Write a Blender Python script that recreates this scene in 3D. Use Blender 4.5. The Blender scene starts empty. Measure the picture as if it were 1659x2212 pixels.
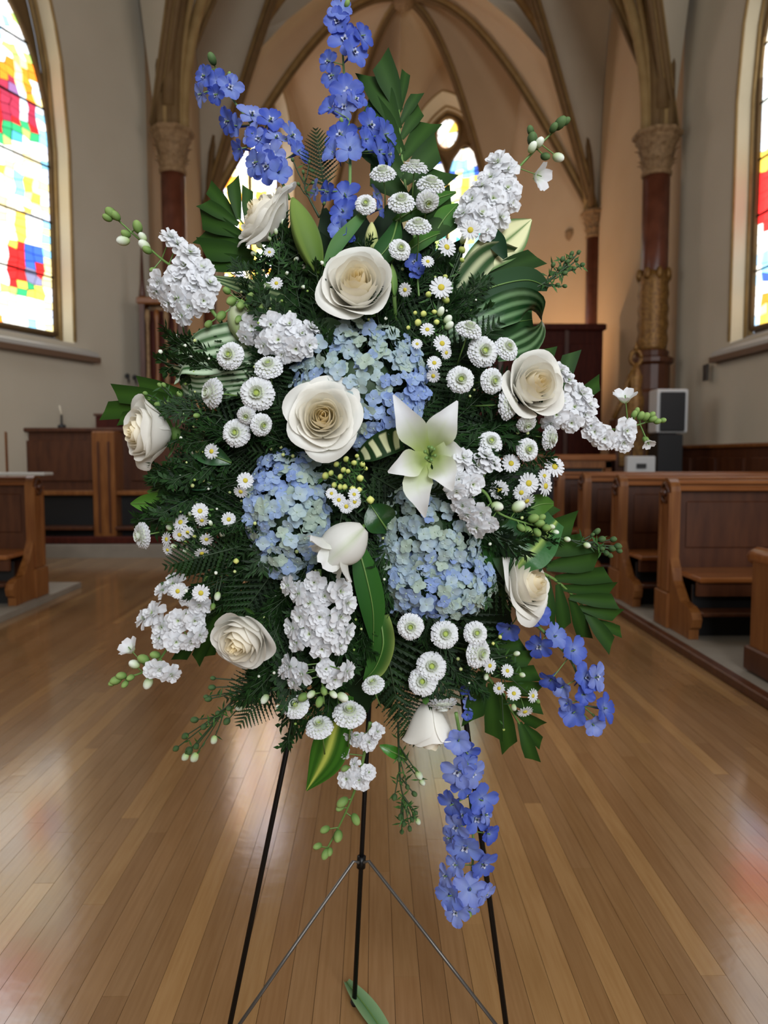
import bpy, math, random
from mathutils import Vector, Matrix, Quaternion
random.seed(7)
PI = math.pi
S = bpy.context.scene
COL = S.collection
F = 1600.0; CX, CY = 829.5, 1106.0

# ---------------------------------------------------------------- camera
cam_d = bpy.data.cameras.new('camera'); cam = bpy.data.objects.new('camera', cam_d); COL.objects.link(cam)
cam_d.sensor_fit = 'VERTICAL'; cam_d.sensor_height = 36.0; cam_d.sensor_width = 27.0
cam_d.lens = F / 2212.0 * 36.0
CAMZ = 1.15
cam.location = (0, 0, CAMZ)
cam.rotation_euler = (math.radians(90 - 4.15), 0, math.radians(-0.77))
cam_d.dof.use_dof = True; cam_d.dof.focus_distance = 1.24; cam_d.dof.aperture_fstop = 4.5
cam_d.clip_start = 0.05; cam_d.clip_end = 200
S.camera = cam

# ---------------------------------------------------------------- world, exposure, lights
S.view_settings.view_transform = 'Standard'; S.view_settings.look = 'None'
S.view_settings.exposure = -0.12; S.view_settings.gamma = 1.0; S.view_settings.use_curve_mapping = False
W = bpy.data.worlds.new('world'); S.world = W; W.use_nodes = True
W.node_tree.nodes['Background'].inputs[0].default_value = (0.75, 0.85, 1.0, 1)
W.node_tree.nodes['Background'].inputs[1].default_value = 0.6
def area(name, loc, target, sx, sy, power, color):
    l = bpy.data.lights.new(name, 'AREA'); l.shape = 'RECTANGLE'; l.size = sx; l.size_y = sy
    l.energy = power; l.color = color
    o = bpy.data.objects.new(name, l); COL.objects.link(o); o.location = loc
    o.rotation_euler = (Vector(target) - Vector(loc)).to_track_quat('-Z', 'Y').to_euler()
    return o
area('nave_ceiling_light', (-0.3, -1.2, 5.0), (0.0, 1.6, 0.9), 4.0, 3.0, 80, (0.93, 0.97, 1.0))
area('rear_fill_light', (1.6, -4.2, 3.6), (-1.6, 9, 3.0), 3.0, 3.5, 490, (0.92, 0.96, 1.0))  # added fill from behind the camera; the back wall has no window
area('left_window_daylight', (-4.0, 6.8, 4.2), (2.5, 8.0, 1.0), 1.6, 3.2, 60, (0.86, 0.92, 1.0))
area('right_window_daylight', (4.7, 6.6, 4.2), (-1.5, 8.0, 0.8), 1.6, 3.2, 70, (0.86, 0.92, 1.0))
area('chancel_ceiling_lamp', (0.6, 12.6, 7.2), (0.6, 15.5, 5), 2.0, 2.0, 10, (1.0, 0.86, 0.68))
area('chancel_uplight', (2.6, 14.7, 2.7), (3.75, 16.1, 4.6), 0.4, 0.4, 52, (1.0, 0.62, 0.34))
area('chancel_uplight', (-1.6, 14.2, 1.6), (-2.4, 17.0, 6.0), 0.4, 0.4, 16, (1.0, 0.66, 0.42))

# ---------------------------------------------------------------- helpers
R3 = cam.rotation_euler.to_matrix()
def ray(px, py):
    return R3 @ Vector(((px - CX) / F, (CY - py) / F, -1.0))
def P(px, py, Y):
    d = ray(px, py); return Vector((0, 0, CAMZ)) + d * (Y / d.y)
def proj(p):
    q = R3.transposed() @ (Vector(p) - Vector((0, 0, CAMZ)))
    return (CX + F * q.x / -q.z, CY - F * q.y / -q.z)
def on_wall(px, a, b, off=0.0):
    """plan intersection of the vertical plane of column px with plan line a-b; distance along from a"""
    d = ray(px, 1000); ax, ay = a; bx, by = b
    L = math.hypot(bx - ax, by - ay); ux, uy = (bx - ax) / L, (by - ay) / L
    # a + s*u = t*d
    det = ux * (-d.y) - (-d.x) * uy
    s = ((-ax) * (-d.y) - (-d.x) * (-ay)) / det
    return s, ay + s * uy
def lin(c):
    return tuple((x / 12.92 if x <= 0.04045 else ((x + 0.055) / 1.055) ** 2.4) for x in c)
def C8(r, g, b): return lin((r / 255, g / 255, b / 255))
def mixc(a, b, t):
    t = max(0, min(1, t)); return tuple(a[i] * (1 - t) + b[i] * t for i in range(3))

def mat(name, color=None, attr=False, rough=0.5, spec=0.5, metal=0.0, transl=0.0, noise=None, bump=0.0, emit=None,
        coat=0.0, nscale=8.0, stretch=(1, 1, 1), sheen=0.0):
    m = bpy.data.materials.new(name); m.use_nodes = True; nt = m.node_tree; N = nt.nodes; L = nt.links
    b = N['Principled BSDF']; out = N['Material Output']
    b.inputs['Roughness'].default_value = rough; b.inputs['Metallic'].default_value = metal
    b.inputs['Specular IOR Level'].default_value = spec
    b.inputs['Coat Weight'].default_value = coat
    src = None
    if attr:
        a = N.new('ShaderNodeVertexColor'); a.layer_name = 'Col'; src = a.outputs['Color']
    if noise or bump:
        tc = N.new('ShaderNodeTexCoord'); mp = N.new('ShaderNodeMapping'); mp.inputs['Scale'].default_value = stretch
        L.new(tc.outputs['Object'], mp.inputs['Vector'])
        nz = N.new('ShaderNodeTexNoise'); nz.inputs['Scale'].default_value = nscale; nz.inputs['Detail'].default_value = 5
        L.new(mp.outputs[0], nz.inputs['Vector'])
    if noise:
        mx = N.new('ShaderNodeMix'); mx.data_type = 'RGBA'; mx.blend_type = 'MULTIPLY'; mx.inputs[0].default_value = 1.0
        cr = N.new('ShaderNodeValToRGB'); cr.color_ramp.elements[0].position = 0.3; cr.color_ramp.elements[1].position = 0.7
        cr.color_ramp.elements[0].color = (*noise, 1); cr.color_ramp.elements[1].color = (1, 1, 1, 1)
        L.new(nz.outputs['Fac'], cr.inputs[0]); L.new(cr.outputs[0], mx.inputs[7])
        if src: L.new(src, mx.inputs[6])
        else: mx.inputs[6].default_value = (*color, 1)
        src = mx.outputs[2]
    if src: L.new(src, b.inputs['Base Color'])
    elif color: b.inputs['Base Color'].default_value = (*color, 1)
    if bump:
        bp = N.new('ShaderNodeBump'); bp.inputs['Strength'].default_value = bump; bp.inputs['Distance'].default_value = 0.01
        L.new(nz.outputs['Fac'], bp.inputs['Height']); L.new(bp.outputs[0], b.inputs['Normal'])
    if transl:
        t = N.new('ShaderNodeBsdfTranslucent'); ms = N.new('ShaderNodeMixShader'); ms.inputs[0].default_value = transl
        if src: L.new(src, t.inputs[0])
        else: t.inputs[0].default_value = (*color, 1)
        L.new(b.outputs[0], ms.inputs[1]); L.new(t.outputs[0], ms.inputs[2]); L.new(ms.outputs[0], out.inputs[0])
    if emit:
        if src: L.new(src, b.inputs['Emission Color'])
        else: b.inputs['Emission Color'].default_value = (*color, 1)
        b.inputs['Emission Strength'].default_value = emit
    return m

M = {}
M['petal'] = mat('petal', attr=True, rough=0.5, spec=0.3, transl=0.40)
M['leaf'] = mat('leaf', attr=True, rough=0.6, spec=0.2, transl=0.10)
M['gloss_leaf'] = mat('gloss_leaf', attr=True, rough=0.3, spec=0.4, bump=0.12, nscale=60, stretch=(1, 1, 1))
M['stem'] = mat('stem', C8(96, 128, 62), rough=0.5)
M['dark_stem'] = mat('dark_stem', C8(42, 62, 36), rough=0.6)
M['pane'] = mat('pane', attr=True, rough=0.3, emit=2.2, transl=0.0)
M['pane_far'] = mat('pane_far', attr=True, rough=0.3, emit=5.0)
M['lead'] = mat('lead', C8(38, 36, 32), rough=0.7)
M['plaster'] = mat('plaster', C8(196, 186, 167), rough=0.9, spec=0.2, noise=(0.93, 0.92, 0.9), nscale=1.3)
M['plaster_warm'] = mat('plaster_warm', C8(196, 172, 142), rough=0.9, spec=0.2, noise=(0.93, 0.91, 0.88), nscale=1.0)
M['reveal'] = mat('reveal', C8(222, 208, 178), rough=0.85, noise=(0.92, 0.92, 0.9), nscale=2)
M['rib'] = mat('rib', C8(158, 130, 82), rough=0.75, noise=(0.75, 0.7, 0.62), nscale=5)
M['rib_dark'] = mat('rib_dark', C8(112, 86, 48), rough=0.75, noise=(0.8, 0.75, 0.7), nscale=6)
M['marble'] = mat('marble', C8(104, 56, 38), rough=0.3, noise=(0.6, 0.5, 0.45), nscale=6)
M['stone'] = mat('stone', C8(150, 120, 84), rough=0.75, noise=(0.6, 0.55, 0.48), nscale=18, bump=0.5)
M['gilt'] = mat('gilt', C8(142, 104, 48), rough=0.45, metal=0.35, noise=(0.4, 0.32, 0.24), nscale=25, bump=0.5)
M['wood'] = mat('wood', C8(136, 86, 42), rough=0.38, spec=0.45, noise=(0.62, 0.5, 0.38), nscale=5, stretch=(6, 6, 0.7), bump=0.05)
M['wood_h'] = mat('wood_h', C8(152, 94, 48), rough=0.3, spec=0.5, noise=(0.66, 0.55, 0.45), nscale=5, stretch=(0.7, 6, 6), bump=0.05)
M['wood_dark'] = mat('wood_dark', C8(86, 46, 21), rough=0.42, noise=(0.55, 0.45, 0.36), nscale=4, stretch=(5, 5, 0.8), bump=0.05)
M['wood_red'] = mat('wood_red', C8(78, 28, 14), rough=0.6, spec=0.2, noise=(0.55, 0.45, 0.38), nscale=4, stretch=(5, 5, 0.8))
M['platform'] = mat('platform', C8(136, 126, 112), rough=0.7, noise=(0.85, 0.85, 0.85), nscale=6)
M['black'] = mat('black', C8(18, 18, 20), rough=0.5)
M['steel'] = mat('steel', C8(92, 88, 84), rough=0.35, metal=0.6)
M['iron'] = mat('iron', C8(10, 10, 11), rough=0.4, spec=0.25)
M['white_plastic'] = mat('white_plastic', C8(196, 196, 194), rough=0.4)
M['slot'] = mat('slot', C8(40, 40, 40), rough=0.5)
M['sill'] = mat('sill', C8(176, 172, 164), rough=0.45)
M['sill_edge'] = mat('sill_edge', C8(104, 78, 58), rough=0.6)
M['carpet'] = mat('carpet', C8(96, 26, 24), rough=0.95, noise=(0.8, 0.8, 0.8), nscale=40)
M['foam'] = mat('foam', C8(22, 40, 20), rough=0.9, noise=(0.6, 0.6, 0.6), nscale=30)
M['subfloor'] = mat('subfloor', C8(60, 40, 24), rough=0.8)
M['wax'] = mat('wax', C8(220, 210, 185), rough=0.5)
# oak floor: per-board tone from attribute, grain from noise, varnish
def oak():
    m = bpy.data.materials.new('oak_board'); m.use_nodes = True; nt = m.node_tree; N = nt.nodes; L = nt.links
    b = N['Principled BSDF']
    a = N.new('ShaderNodeVertexColor'); a.layer_name = 'Col'
    tc = N.new('ShaderNodeNewGeometry'); mp = N.new('ShaderNodeMapping'); mp.inputs['Scale'].default_value = (60, 3, 1)
    L.new(tc.outputs['Position'], mp.inputs['Vector'])
    n = N.new('ShaderNodeTexNoise'); n.inputs['Scale'].default_value = 1.6; n.inputs['Detail'].default_value = 6
    L.new(mp.outputs[0], n.inputs['Vector'])
    cr = N.new('ShaderNodeValToRGB'); cr.color_ramp.elements[0].color = (0.88, 0.84, 0.78, 1); cr.color_ramp.elements[0].position = 0.35
    cr.color_ramp.elements[1].color = (1, 1, 1, 1); cr.color_ramp.elements[1].position = 0.62
    L.new(n.outputs['Fac'], cr.inputs[0])
    n2 = N.new('ShaderNodeTexNoise'); n2.inputs['Scale'].default_value = 1.2; n2.inputs['Detail'].default_value = 3
    L.new(tc.outputs['Position'], n2.inputs['Vector'])
    cr2 = N.new('ShaderNodeValToRGB'); cr2.color_ramp.elements[0].color = (0.86, 0.84, 0.8, 1); cr2.color_ramp.elements[0].position = 0.35
    cr2.color_ramp.elements[1].color = (1, 1, 1, 1); cr2.color_ramp.elements[1].position = 0.65
    L.new(n2.outputs['Fac'], cr2.inputs[0])
    mx = N.new('ShaderNodeMix'); mx.data_type = 'RGBA'; mx.blend_type = 'MULTIPLY'; mx.inputs[0].default_value = 1
    mx2 = N.new('ShaderNodeMix'); mx2.data_type = 'RGBA'; mx2.blend_type = 'MULTIPLY'; mx2.inputs[0].default_value = 1
    L.new(a.outputs[0], mx.inputs[6]); L.new(cr.outputs[0], mx.inputs[7]); L.new(mx.outputs[2], mx2.inputs[6]); L.new(cr2.outputs[0], mx2.inputs[7])
    L.new(mx2.outputs[2], b.inputs['Base Color'])
    n3 = N.new('ShaderNodeTexNoise'); n3.inputs['Scale'].default_value = 22; n3.inputs['Detail'].default_value = 2
    L.new(tc.outputs['Position'], n3.inputs['Vector'])
    bp = N.new('ShaderNodeBump'); bp.inputs['Strength'].default_value = 0.10; bp.inputs['Distance'].default_value = 0.004
    L.new(n3.outputs['Fac'], bp.inputs['Height']); L.new(bp.outputs[0], b.inputs['Normal'])
    b.inputs['Roughness'].default_value = 0.16; b.inputs['Coat Weight'].default_value = 0.35; b.inputs['Coat Roughness'].default_value = 0.12; b.inputs['Specular IOR Level'].default_value = 0.5
    return m
M['oak'] = oak()

def mesh(name, V, Fc, m, cols=None, smooth=True):
    me = bpy.data.meshes.new(name); me.from_pydata([tuple(v) for v in V], [], Fc); me.materials.append(M[m])
    if cols is not None:
        ca = me.color_attributes.new('Col', 'FLOAT_COLOR', 'POINT')
        if len(cols) == 3 and not hasattr(cols[0], '__len__'): cols = [cols] * len(V)
        flat = []
        for c in cols: flat.extend((c[0], c[1], c[2], 1.0))
        ca.data.foreach_set('color', flat)
    if smooth: me.polygons.foreach_set('use_smooth', [True] * len(me.polygons))
    me.update(); return me
def inst(name, me, parent=None, mtx=None, kind=None, label=None):
    o = bpy.data.objects.new(name, me); COL.objects.link(o)
    if parent: o.parent = parent
    if mtx is not None: o.matrix_basis = mtx
    if kind: o['kind'] = kind
    if label: o['label'] = label
    return o
def thing(name, label, cat, loc=(0, 0, 0), group=None, kind=None):
    o = bpy.data.objects.new(name, None); COL.objects.link(o); o.empty_display_size = 0.05
    o.location = loc; o['label'] = label; o['category'] = cat
    if group: o['group'] = group
    if kind: o['kind'] = kind
    return o
def tag(o, label, cat, group=None, kind=None):
    o['label'] = label; o['category'] = cat
    if group: o['group'] = group
    if kind: o['kind'] = kind
    return o
class MB:
    """collects shapes for ONE mesh"""
    def __init__(s): s.v = []; s.f = []; s.c = []
    def add(s, V, Fc, c=None, mtx=None):
        b = len(s.v)
        for v in V:
            v = Vector(v); s.v.append(mtx @ v if mtx is not None else v)
        s.f += [tuple(b + i for i in f) for f in Fc]
        if c is None: c = (1, 1, 1)
        if hasattr(c[0], '__len__'): s.c += list(c)
        else: s.c += [c] * len(V)
        return s
    def box(s, x0, x1, y0, y1, z0, z1, c=None, mtx=None, bev=0.0):
        if bev:
            V = []; 
            for z, k in ((z0, bev), (z0 + bev, 0), (z1 - bev, 0), (z1, bev)):
                V += [(x0 + k, y0 + k, z), (x1 - k, y0 + k, z), (x1 - k, y1 - k, z), (x0 + k, y1 - k, z)]
            Fc = [(3, 2, 1, 0), (12, 13, 14, 15)]
            for r in range(3):
                for i in range(4): Fc.append((r * 4 + i, r * 4 + (i + 1) % 4, r * 4 + 4 + (i + 1) % 4, r * 4 + 4 + i))
            return s.add(V, Fc, c, mtx)
        V = [(x0, y0, z0), (x1, y0, z0), (x1, y1, z0), (x0, y1, z0), (x0, y0, z1), (x1, y0, z1), (x1, y1, z1), (x0, y1, z1)]
        return s.add(V, [(3, 2, 1, 0), (4, 5, 6, 7), (0, 1, 5, 4), (1, 2, 6, 5), (2, 3, 7, 6), (3, 0, 4, 7)], c, mtx)
    def tube(s, pts, rad, seg=6, c=None, cap=True):
        pts = [Vector(p) for p in pts]; n = len(pts)
        if not hasattr(rad, '__len__'): rad = [rad] * n
        V = []; up = Vector((0.13, 0.27, 0.95))
        for i, p in enumerate(pts):
            t = (pts[min(i + 1, n - 1)] - pts[max(i - 1, 0)]); t = t.normalized() if t.length > 1e-9 else Vector((0, 0, 1))
            a = t.cross(up)
            if a.length < 0.05: a = t.cross(Vector((1, 0, 0)))
            a.normalize(); b = t.cross(a)
            for k in range(seg):
                an = 2 * PI * k / seg; V.append(p + (a * math.cos(an) + b * math.sin(an)) * rad[i])
        Fc = []
        for i in range(n - 1):
            for k in range(seg): Fc.append((i * seg + k, i * seg + (k + 1) % seg, (i + 1) * seg + (k + 1) % seg, (i + 1) * seg + k))
        if cap: Fc.append(tuple(range(seg - 1, -1, -1))); Fc.append(tuple((n - 1) * seg + k for k in range(seg)))
        return s.add(V, Fc, c)
    def lathe(s, prof, seg=16, c=None, mtx=None, ang0=0.0):
        V = [];
        for r, z in prof:
            for k in range(seg):
                a = 2 * PI * k / seg + ang0; V.append((r * math.cos(a), r * math.sin(a), z))
        Fc = []
        for i in range(len(prof) - 1):
            for k in range(seg): Fc.append((i * seg + k, i * seg + (k + 1) % seg, (i + 1) * seg + (k + 1) % seg, (i + 1) * seg + k))
        Fc.append(tuple(range(seg - 1, -1, -1))); Fc.append(tuple((len(prof) - 1) * seg + k for k in range(seg)))
        return s.add(V, Fc, c, mtx)
    def prism(s, poly, x0, x1, c=None, mtx=None):
        """poly in (y,z), extruded along x"""
        n = len(poly); V = [(x0, y, z) for y, z in poly] + [(x1, y, z) for y, z in poly]
        Fc = [tuple(range(n)), tuple(range(2 * n - 1, n - 1, -1))] + [(i, i + n, (i + 1) % n + n, (i + 1) % n) for i in range(n)]
        return s.add(V, Fc, c, mtx)
    def ball(s, p, r, c=None, seg=8, rings=5, sz=1.0, mtx=None):
        V = []; p = Vector(p)
        for i in range(rings + 1):
            th = PI * i / rings
            for k in range(seg):
                a = 2 * PI * k / seg; V.append(p + Vector((r * math.sin(th) * math.cos(a), r * math.sin(th) * math.sin(a), sz * r * math.cos(th))))
        Fc = []
        for i in range(rings):
            for k in range(seg): Fc.append((i * seg + k, (i + 1) * seg + k, (i + 1) * seg + (k + 1) % seg, i * seg + (k + 1) % seg))
        return s.add(V, Fc, c, mtx)
    def mesh(s, name, m, smooth=False, cols=True): return mesh(name, s.v, s.f, m, s.c if cols else None, smooth)
    def obj(s, name, m, parent=None, smooth=False, kind=None, label=None, mtx=None):
        return inst(name, s.mesh(name, m, smooth), parent, mtx, kind, label)

# ================================================================ SETTING
# ---- floor
floor = MB().box(-7, 7, -6, 8.7, -0.10, -0.012).obj('floor', 'subfloor'); tag(floor, 'honey coloured oak strip floor running under the easel and down the aisle', 'floor', kind='structure')
OAKS = [C8(150, 114, 76), C8(147, 111, 73), C8(152, 116, 79), C8(149, 113, 76), C8(166, 128, 84), C8(142, 106, 70)]
PW = 0.057; planks = []
x = -5.6; lane = 0
while x < 5.2:
    y = -1.2 + random.random() * 0.9
    prev = -1.2
    while prev < 8.66:
        L_ = random.uniform(0.7, 2.0); y1 = min(prev + L_ if prev > -1.2 else y, 8.68)
        if y1 - prev > 0.02: planks.append((x, prev, y1))
        prev = y1
    x += PW; lane += 1
vis = []; rest = []
for k in planks:
    px, py = proj((k[0], max(k[2], 0.6), 0)); px2, py2 = proj((k[0], max(0.5 * (k[1] + k[2]), 0.5), 0))
    if -60 < px2 < 1720 and k[2] > 1.4 and -2.6 < k[0] < 2.0: vis.append((max(k[1], 1.4), k))
    else: rest.append(k)
vis.sort(key=lambda t: t[0])
def plank_mb(mb, k):
    c = random.choice(OAKS); f = random.uniform(0.93, 1.06); c = tuple(q * f for q in c); dz = random.uniform(-0.0004, 0)
    return mb.box(k[0] + 0.0005, k[0] + PW - 0.0005, k[1] + 0.0006, k[2] - 0.0006, -0.012, dz, c=c)
for _, k in vis[:300]: plank_mb(MB(), k).obj('plank', 'oak', floor)
mb = MB()
for _, k in vis[300:]: plank_mb(mb, k)
for k in rest: plank_mb(mb, k)
mb.obj('planks', 'oak', floor, kind='stuff')

# ---- plan
AL, AR = (-3.12, 11.0), (4.32, 11.0)
LW0, LW1, LW2 = (-3.25, 11.0), (-4.38, 8.5), (-5.3, 6.4)
RW0, RW1 = (4.45, 11.0), (5.05, 2.5)
V0 = (-3.36, 15.0); V1 = (P(690, 900, 18.6).x, 18.6); V2 = (P(850, 900, 18.8).x, 18.8); V3 = (P(1085, 900, 17.4).x, 17.4); V4 = (4.42, 15.0)
ZS = 5.95
def pointed(x, rise, k=1.35):
    """x in [0,1] from apex to spring"""
    R = k; c = R - 1; top = math.sqrt(R * R - c * c); return rise * math.sqrt(max(0, R * R - (x + c) ** 2)) / top
def wall(name, label, a, b, z0, z1, m, openings=(), cat='wall'):
    """wall a->b in plan; room on its left hand when normal=(−dy,dx)... openings: (s, halfw, zb, zspring, rise, depth, inward splay)"""
    L_ = math.hypot(b[0] - a[0], b[1] - a[1]); u = Vector(((b[0] - a[0]) / L_, (b[1] - a[1]) / L_, 0))
    V = []; Fc = []
    cuts = {0.0, L_}
    for (s, hw, zb, zs, rise, dep, spl) in openings:
        for i in range(25): cuts.add(max(0, min(L_, s - hw + 2 * hw * i / 24)))
    cuts = sorted(cuts)
    pt = lambda s, z: (a[0] + u.x * s, a[1] + u.y * s, z)
    def quad(s0, s1, za0, za1, zb0, zb1):
        b_ = len(V); V.extend([pt(s0, za0), pt(s1, za1), pt(s1, zb1), pt(s0, zb0)]); Fc.append((b_, b_ + 1, b_ + 2, b_ + 3))
    for s0, s1 in zip(cuts, cuts[1:]):
        mid = 0.5 * (s0 + s1); op = None
        for o in openings:
            if abs(mid - o[0]) < o[1]: op = o
        if not op: quad(s0, s1, z0, z0, z1, z1)
        else:
            s, hw, zb, zs, rise, dep, spl = op
            t0 = zs + pointed(min(1, abs(s0 - s) / hw), rise); t1 = zs + pointed(min(1, abs(s1 - s) / hw), rise)
            quad(s0, s1, z0, z0, zb, zb); quad(s0, s1, t0, t1, z1, z1)
    o = inst(name, mesh(name, V, Fc, m, smooth=False)); tag(o, label, cat, kind='structure'); return o, u
def arch_outline(s, hw, zb, zs, rise, n=14):
    pts = [(s - hw, zb)] + [(s - hw * (1 - i / n), zs + pointed(1 - i / n, rise)) for i in range(n + 1)]
    pts += [(s + hw * (i / n), zs + pointed(i / n, rise)) for i in range(1, n + 1)] + [(s + hw, zb)]
    return pts
def window(name, label, a, u, nrm, op, lancets, foils, colfn, cols, rows, frame_m='rib', sill=None, pane_m='pane'):
    """nrm points outward. lancets: (s, hw, zb, zs, rise) in glass plane"""
    s, hw, zb, zs, rise, dep, spl = op
    w = inst(name, None); tag(w, label, 'window', kind='structure')
    pt = lambda s_, z, d: Vector((a[0] + u.x * s_ + nrm.x * d, a[1] + u.y * s_ + nrm.y * d, z))
    o1 = arch_outline(s, hw, zb, zs, rise); o2 = arch_outline(s, hw - spl, zb + spl * 0.6, zs, rise * (hw - spl) / hw)
    n = len(o1)
    V = [pt(p[0], p[1], 0) for p in o1] + [pt(p[0], p[1], dep) for p in o2]
    inst('window_reveal', mesh('window_reveal', V, [(i, i + 1, n + i + 1, n + i) for i in range(n - 1)], 'reveal', smooth=False), w)
    mb = MB()
    for d, r, inset in ((0.0, 0.022, -0.015), (dep * 0.75, 0.028, spl * 0.72), (dep, 0.032, spl)):
        oo = arch_outline(s, hw - inset, zb + 0.02, zs, rise * (hw - inset) / hw); mb.tube([pt(p[0], p[1], d) for p in oo], r, 6)
    mb.obj('window_moulding', frame_m, w, smooth=True)
    # stone backing plate with lancet frames
    V = [pt(p[0], p[1], dep + 0.05) for p in o2]
    inst('tracery', mesh('tracery', V, [tuple(range(n))], 'rib_dark', smooth=False), w)
    V = [pt(s - hw, zb, -0.02), pt(s + hw, zb, -0.02), pt(s + hw - spl, zb + spl * 0.6 + 0.16, dep), pt(s - hw + spl, zb + spl * 0.6 + 0.16, dep)]
    for (ls, lh, lzb, lzs, lr) in lancets:
        oo = arch_outline(ls, lh + 0.03, lzb - 0.03, lzs, lr + 0.03)
        MB().tube([pt(p[0], p[1], dep + 0.0) for p in oo + [oo[0]]], 0.035, 6).obj('lancet_frame', 'rib_dark', w, smooth=True)
        top = lzs + lr; H = top - lzb
        oo = arch_outline(ls, lh, lzb, lzs, lr)
        back = inst('leading', mesh('leading', [pt(p[0], p[1], dep + 0.03) for p in oo], [tuple(range(len(oo)))], 'lead', smooth=False), w)
        joined = MB(); npart = 0
        zrow = [lzb + H * 0.985 * j / rows for j in range(rows + 1)]
        def hwz(z):
            if z <= lzs: return lh
            lo, hi = 0.0, 1.0
            for _ in range(20):
                m_ = (lo + hi) / 2
                if lzs + pointed(m_, lr) > z: lo = m_
                else: hi = m_
            return lh * lo
        rnd = random.Random(3)
        G = []
        for j, z in enumerate(zrow):
            r_ = []
            for i in range(cols + 1):
                ui = -1 + 2 * i / cols
                if 0 < i < cols: ui += rnd.uniform(-0.45, 0.45) / cols
                zz = z + (rnd.uniform(-0.25, 0.25) * H / rows if 0 < j < rows and 0 < i < cols else 0)
                r_.append((ls + ui * max(0.01, hwz(z) - 0.01), zz))
            G.append(r_)
        for j in range(rows):
            for i in range(cols):
                q = [G[j][i], G[j][i + 1], G[j + 1][i + 1], G[j + 1][i]]
                cx = sum(p[0] for p in q) / 4; cz = sum(p[1] for p in q) / 4
                k = 0.93 if rows < 40 else 0.89; q = [(cx + (p[0] - cx) * k, cz + (p[1] - cz) * k) for p in q]
                ppx, ppy = proj(pt(cx, cz, dep)); c = colfn(ppx, ppy, rnd)
                V = [pt(p[0], p[1], dep + 0.02) for p in q] + [pt(p[0], p[1], dep + 0.012) for p in q]
                if rows > 40 and (ppx < -8 or npart >= 300): joined.add(V, [(4, 5, 6, 7), (0, 1, 5, 4), (1, 2, 6, 5), (2, 3, 7, 6), (3, 0, 4, 7)], c); continue
                npart += 1
                inst('pane', mesh('pane', V, [(4, 5, 6, 7), (0, 1, 5, 4), (1, 2, 6, 5), (2, 3, 7, 6), (3, 0, 4, 7)], pane_m, c, smooth=False), back)
        if joined.v: joined.obj('panes', pane_m, back, kind='stuff')
        nb = max(3, int(H / 0.62))
        for j in range(1, nb):
            z = lzb + H * j / nb; hh = hwz(z)
            MB().tube([pt(ls - hh, z, dep + 0.0), pt(ls + hh, z, dep + 0.0)], 0.013, 6).obj('saddle_bar', 'iron', w)
    for (fs, fz, fr) in foils:
        MB().tube([pt(fs + fr * math.cos(t * PI / 10), fz + fr * 1.25 * math.sin(t * PI / 10), dep) for t in range(21)], 0.035, 6).obj('foil_frame', 'rib', w, smooth=True)
        for k in range(8):
            a0, a1 = k * PI / 4 + 0.05, (k + 1) * PI / 4 - 0.05
            rr = fr * 0.86; cc = colfn(-1, -1, random)
            V = [pt(fs, fz, dep + 0.01)] + [pt(fs + rr * math.cos(a0 + (a1 - a0) * t / 3), fz + rr * 1.25 * math.sin(a0 + (a1 - a0) * t / 3), dep + 0.01) for t in range(4)]
            inst('pane', mesh('pane', V, [(0, 1, 2, 3, 4)], pane_m, cc, smooth=False), w)
    if sill:
        ext, proud, drop = sill
        mb = MB()
        V = [pt(s - hw - ext, zb - 0.10, -proud), pt(s + hw + ext, zb - 0.10, -proud), pt(s + hw + 0.02, zb + spl * 0.6 + 0.02, dep), pt(s - hw - 0.02, zb + spl * 0.6 + 0.02, dep),
             pt(s - hw - ext, zb - 0.16, -proud), pt(s + hw + ext, zb - 0.16, -proud), pt(s + hw + 0.02, zb - 0.16, dep), pt(s - hw - 0.02, zb - 0.16, dep)]
        mb.add(V, [(0, 1, 2, 3), (7, 6, 5, 4), (0, 4, 5, 1), (1, 5, 6, 2), (2, 6, 7, 3), (3, 7, 4, 0)]); mb.obj('window_sill', 'sill', w)
        V = [pt(s + q * (hw + ext + 0.01), z, -d) for z in (zb - 0.22, zb - 0.15) for q, d in ((-1, 0.0), (1, 0.0), (1, proud + 0.02), (-1, proud + 0.02))]
        MB().add(V, [(0, 1, 2, 3), (7, 6, 5, 4), (0, 4, 5, 1), (1, 5, 6, 2), (2, 6, 7, 3), (3, 7, 4, 0)]).obj('sill_moulding', 'sill_edge', w)
    return w

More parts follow.
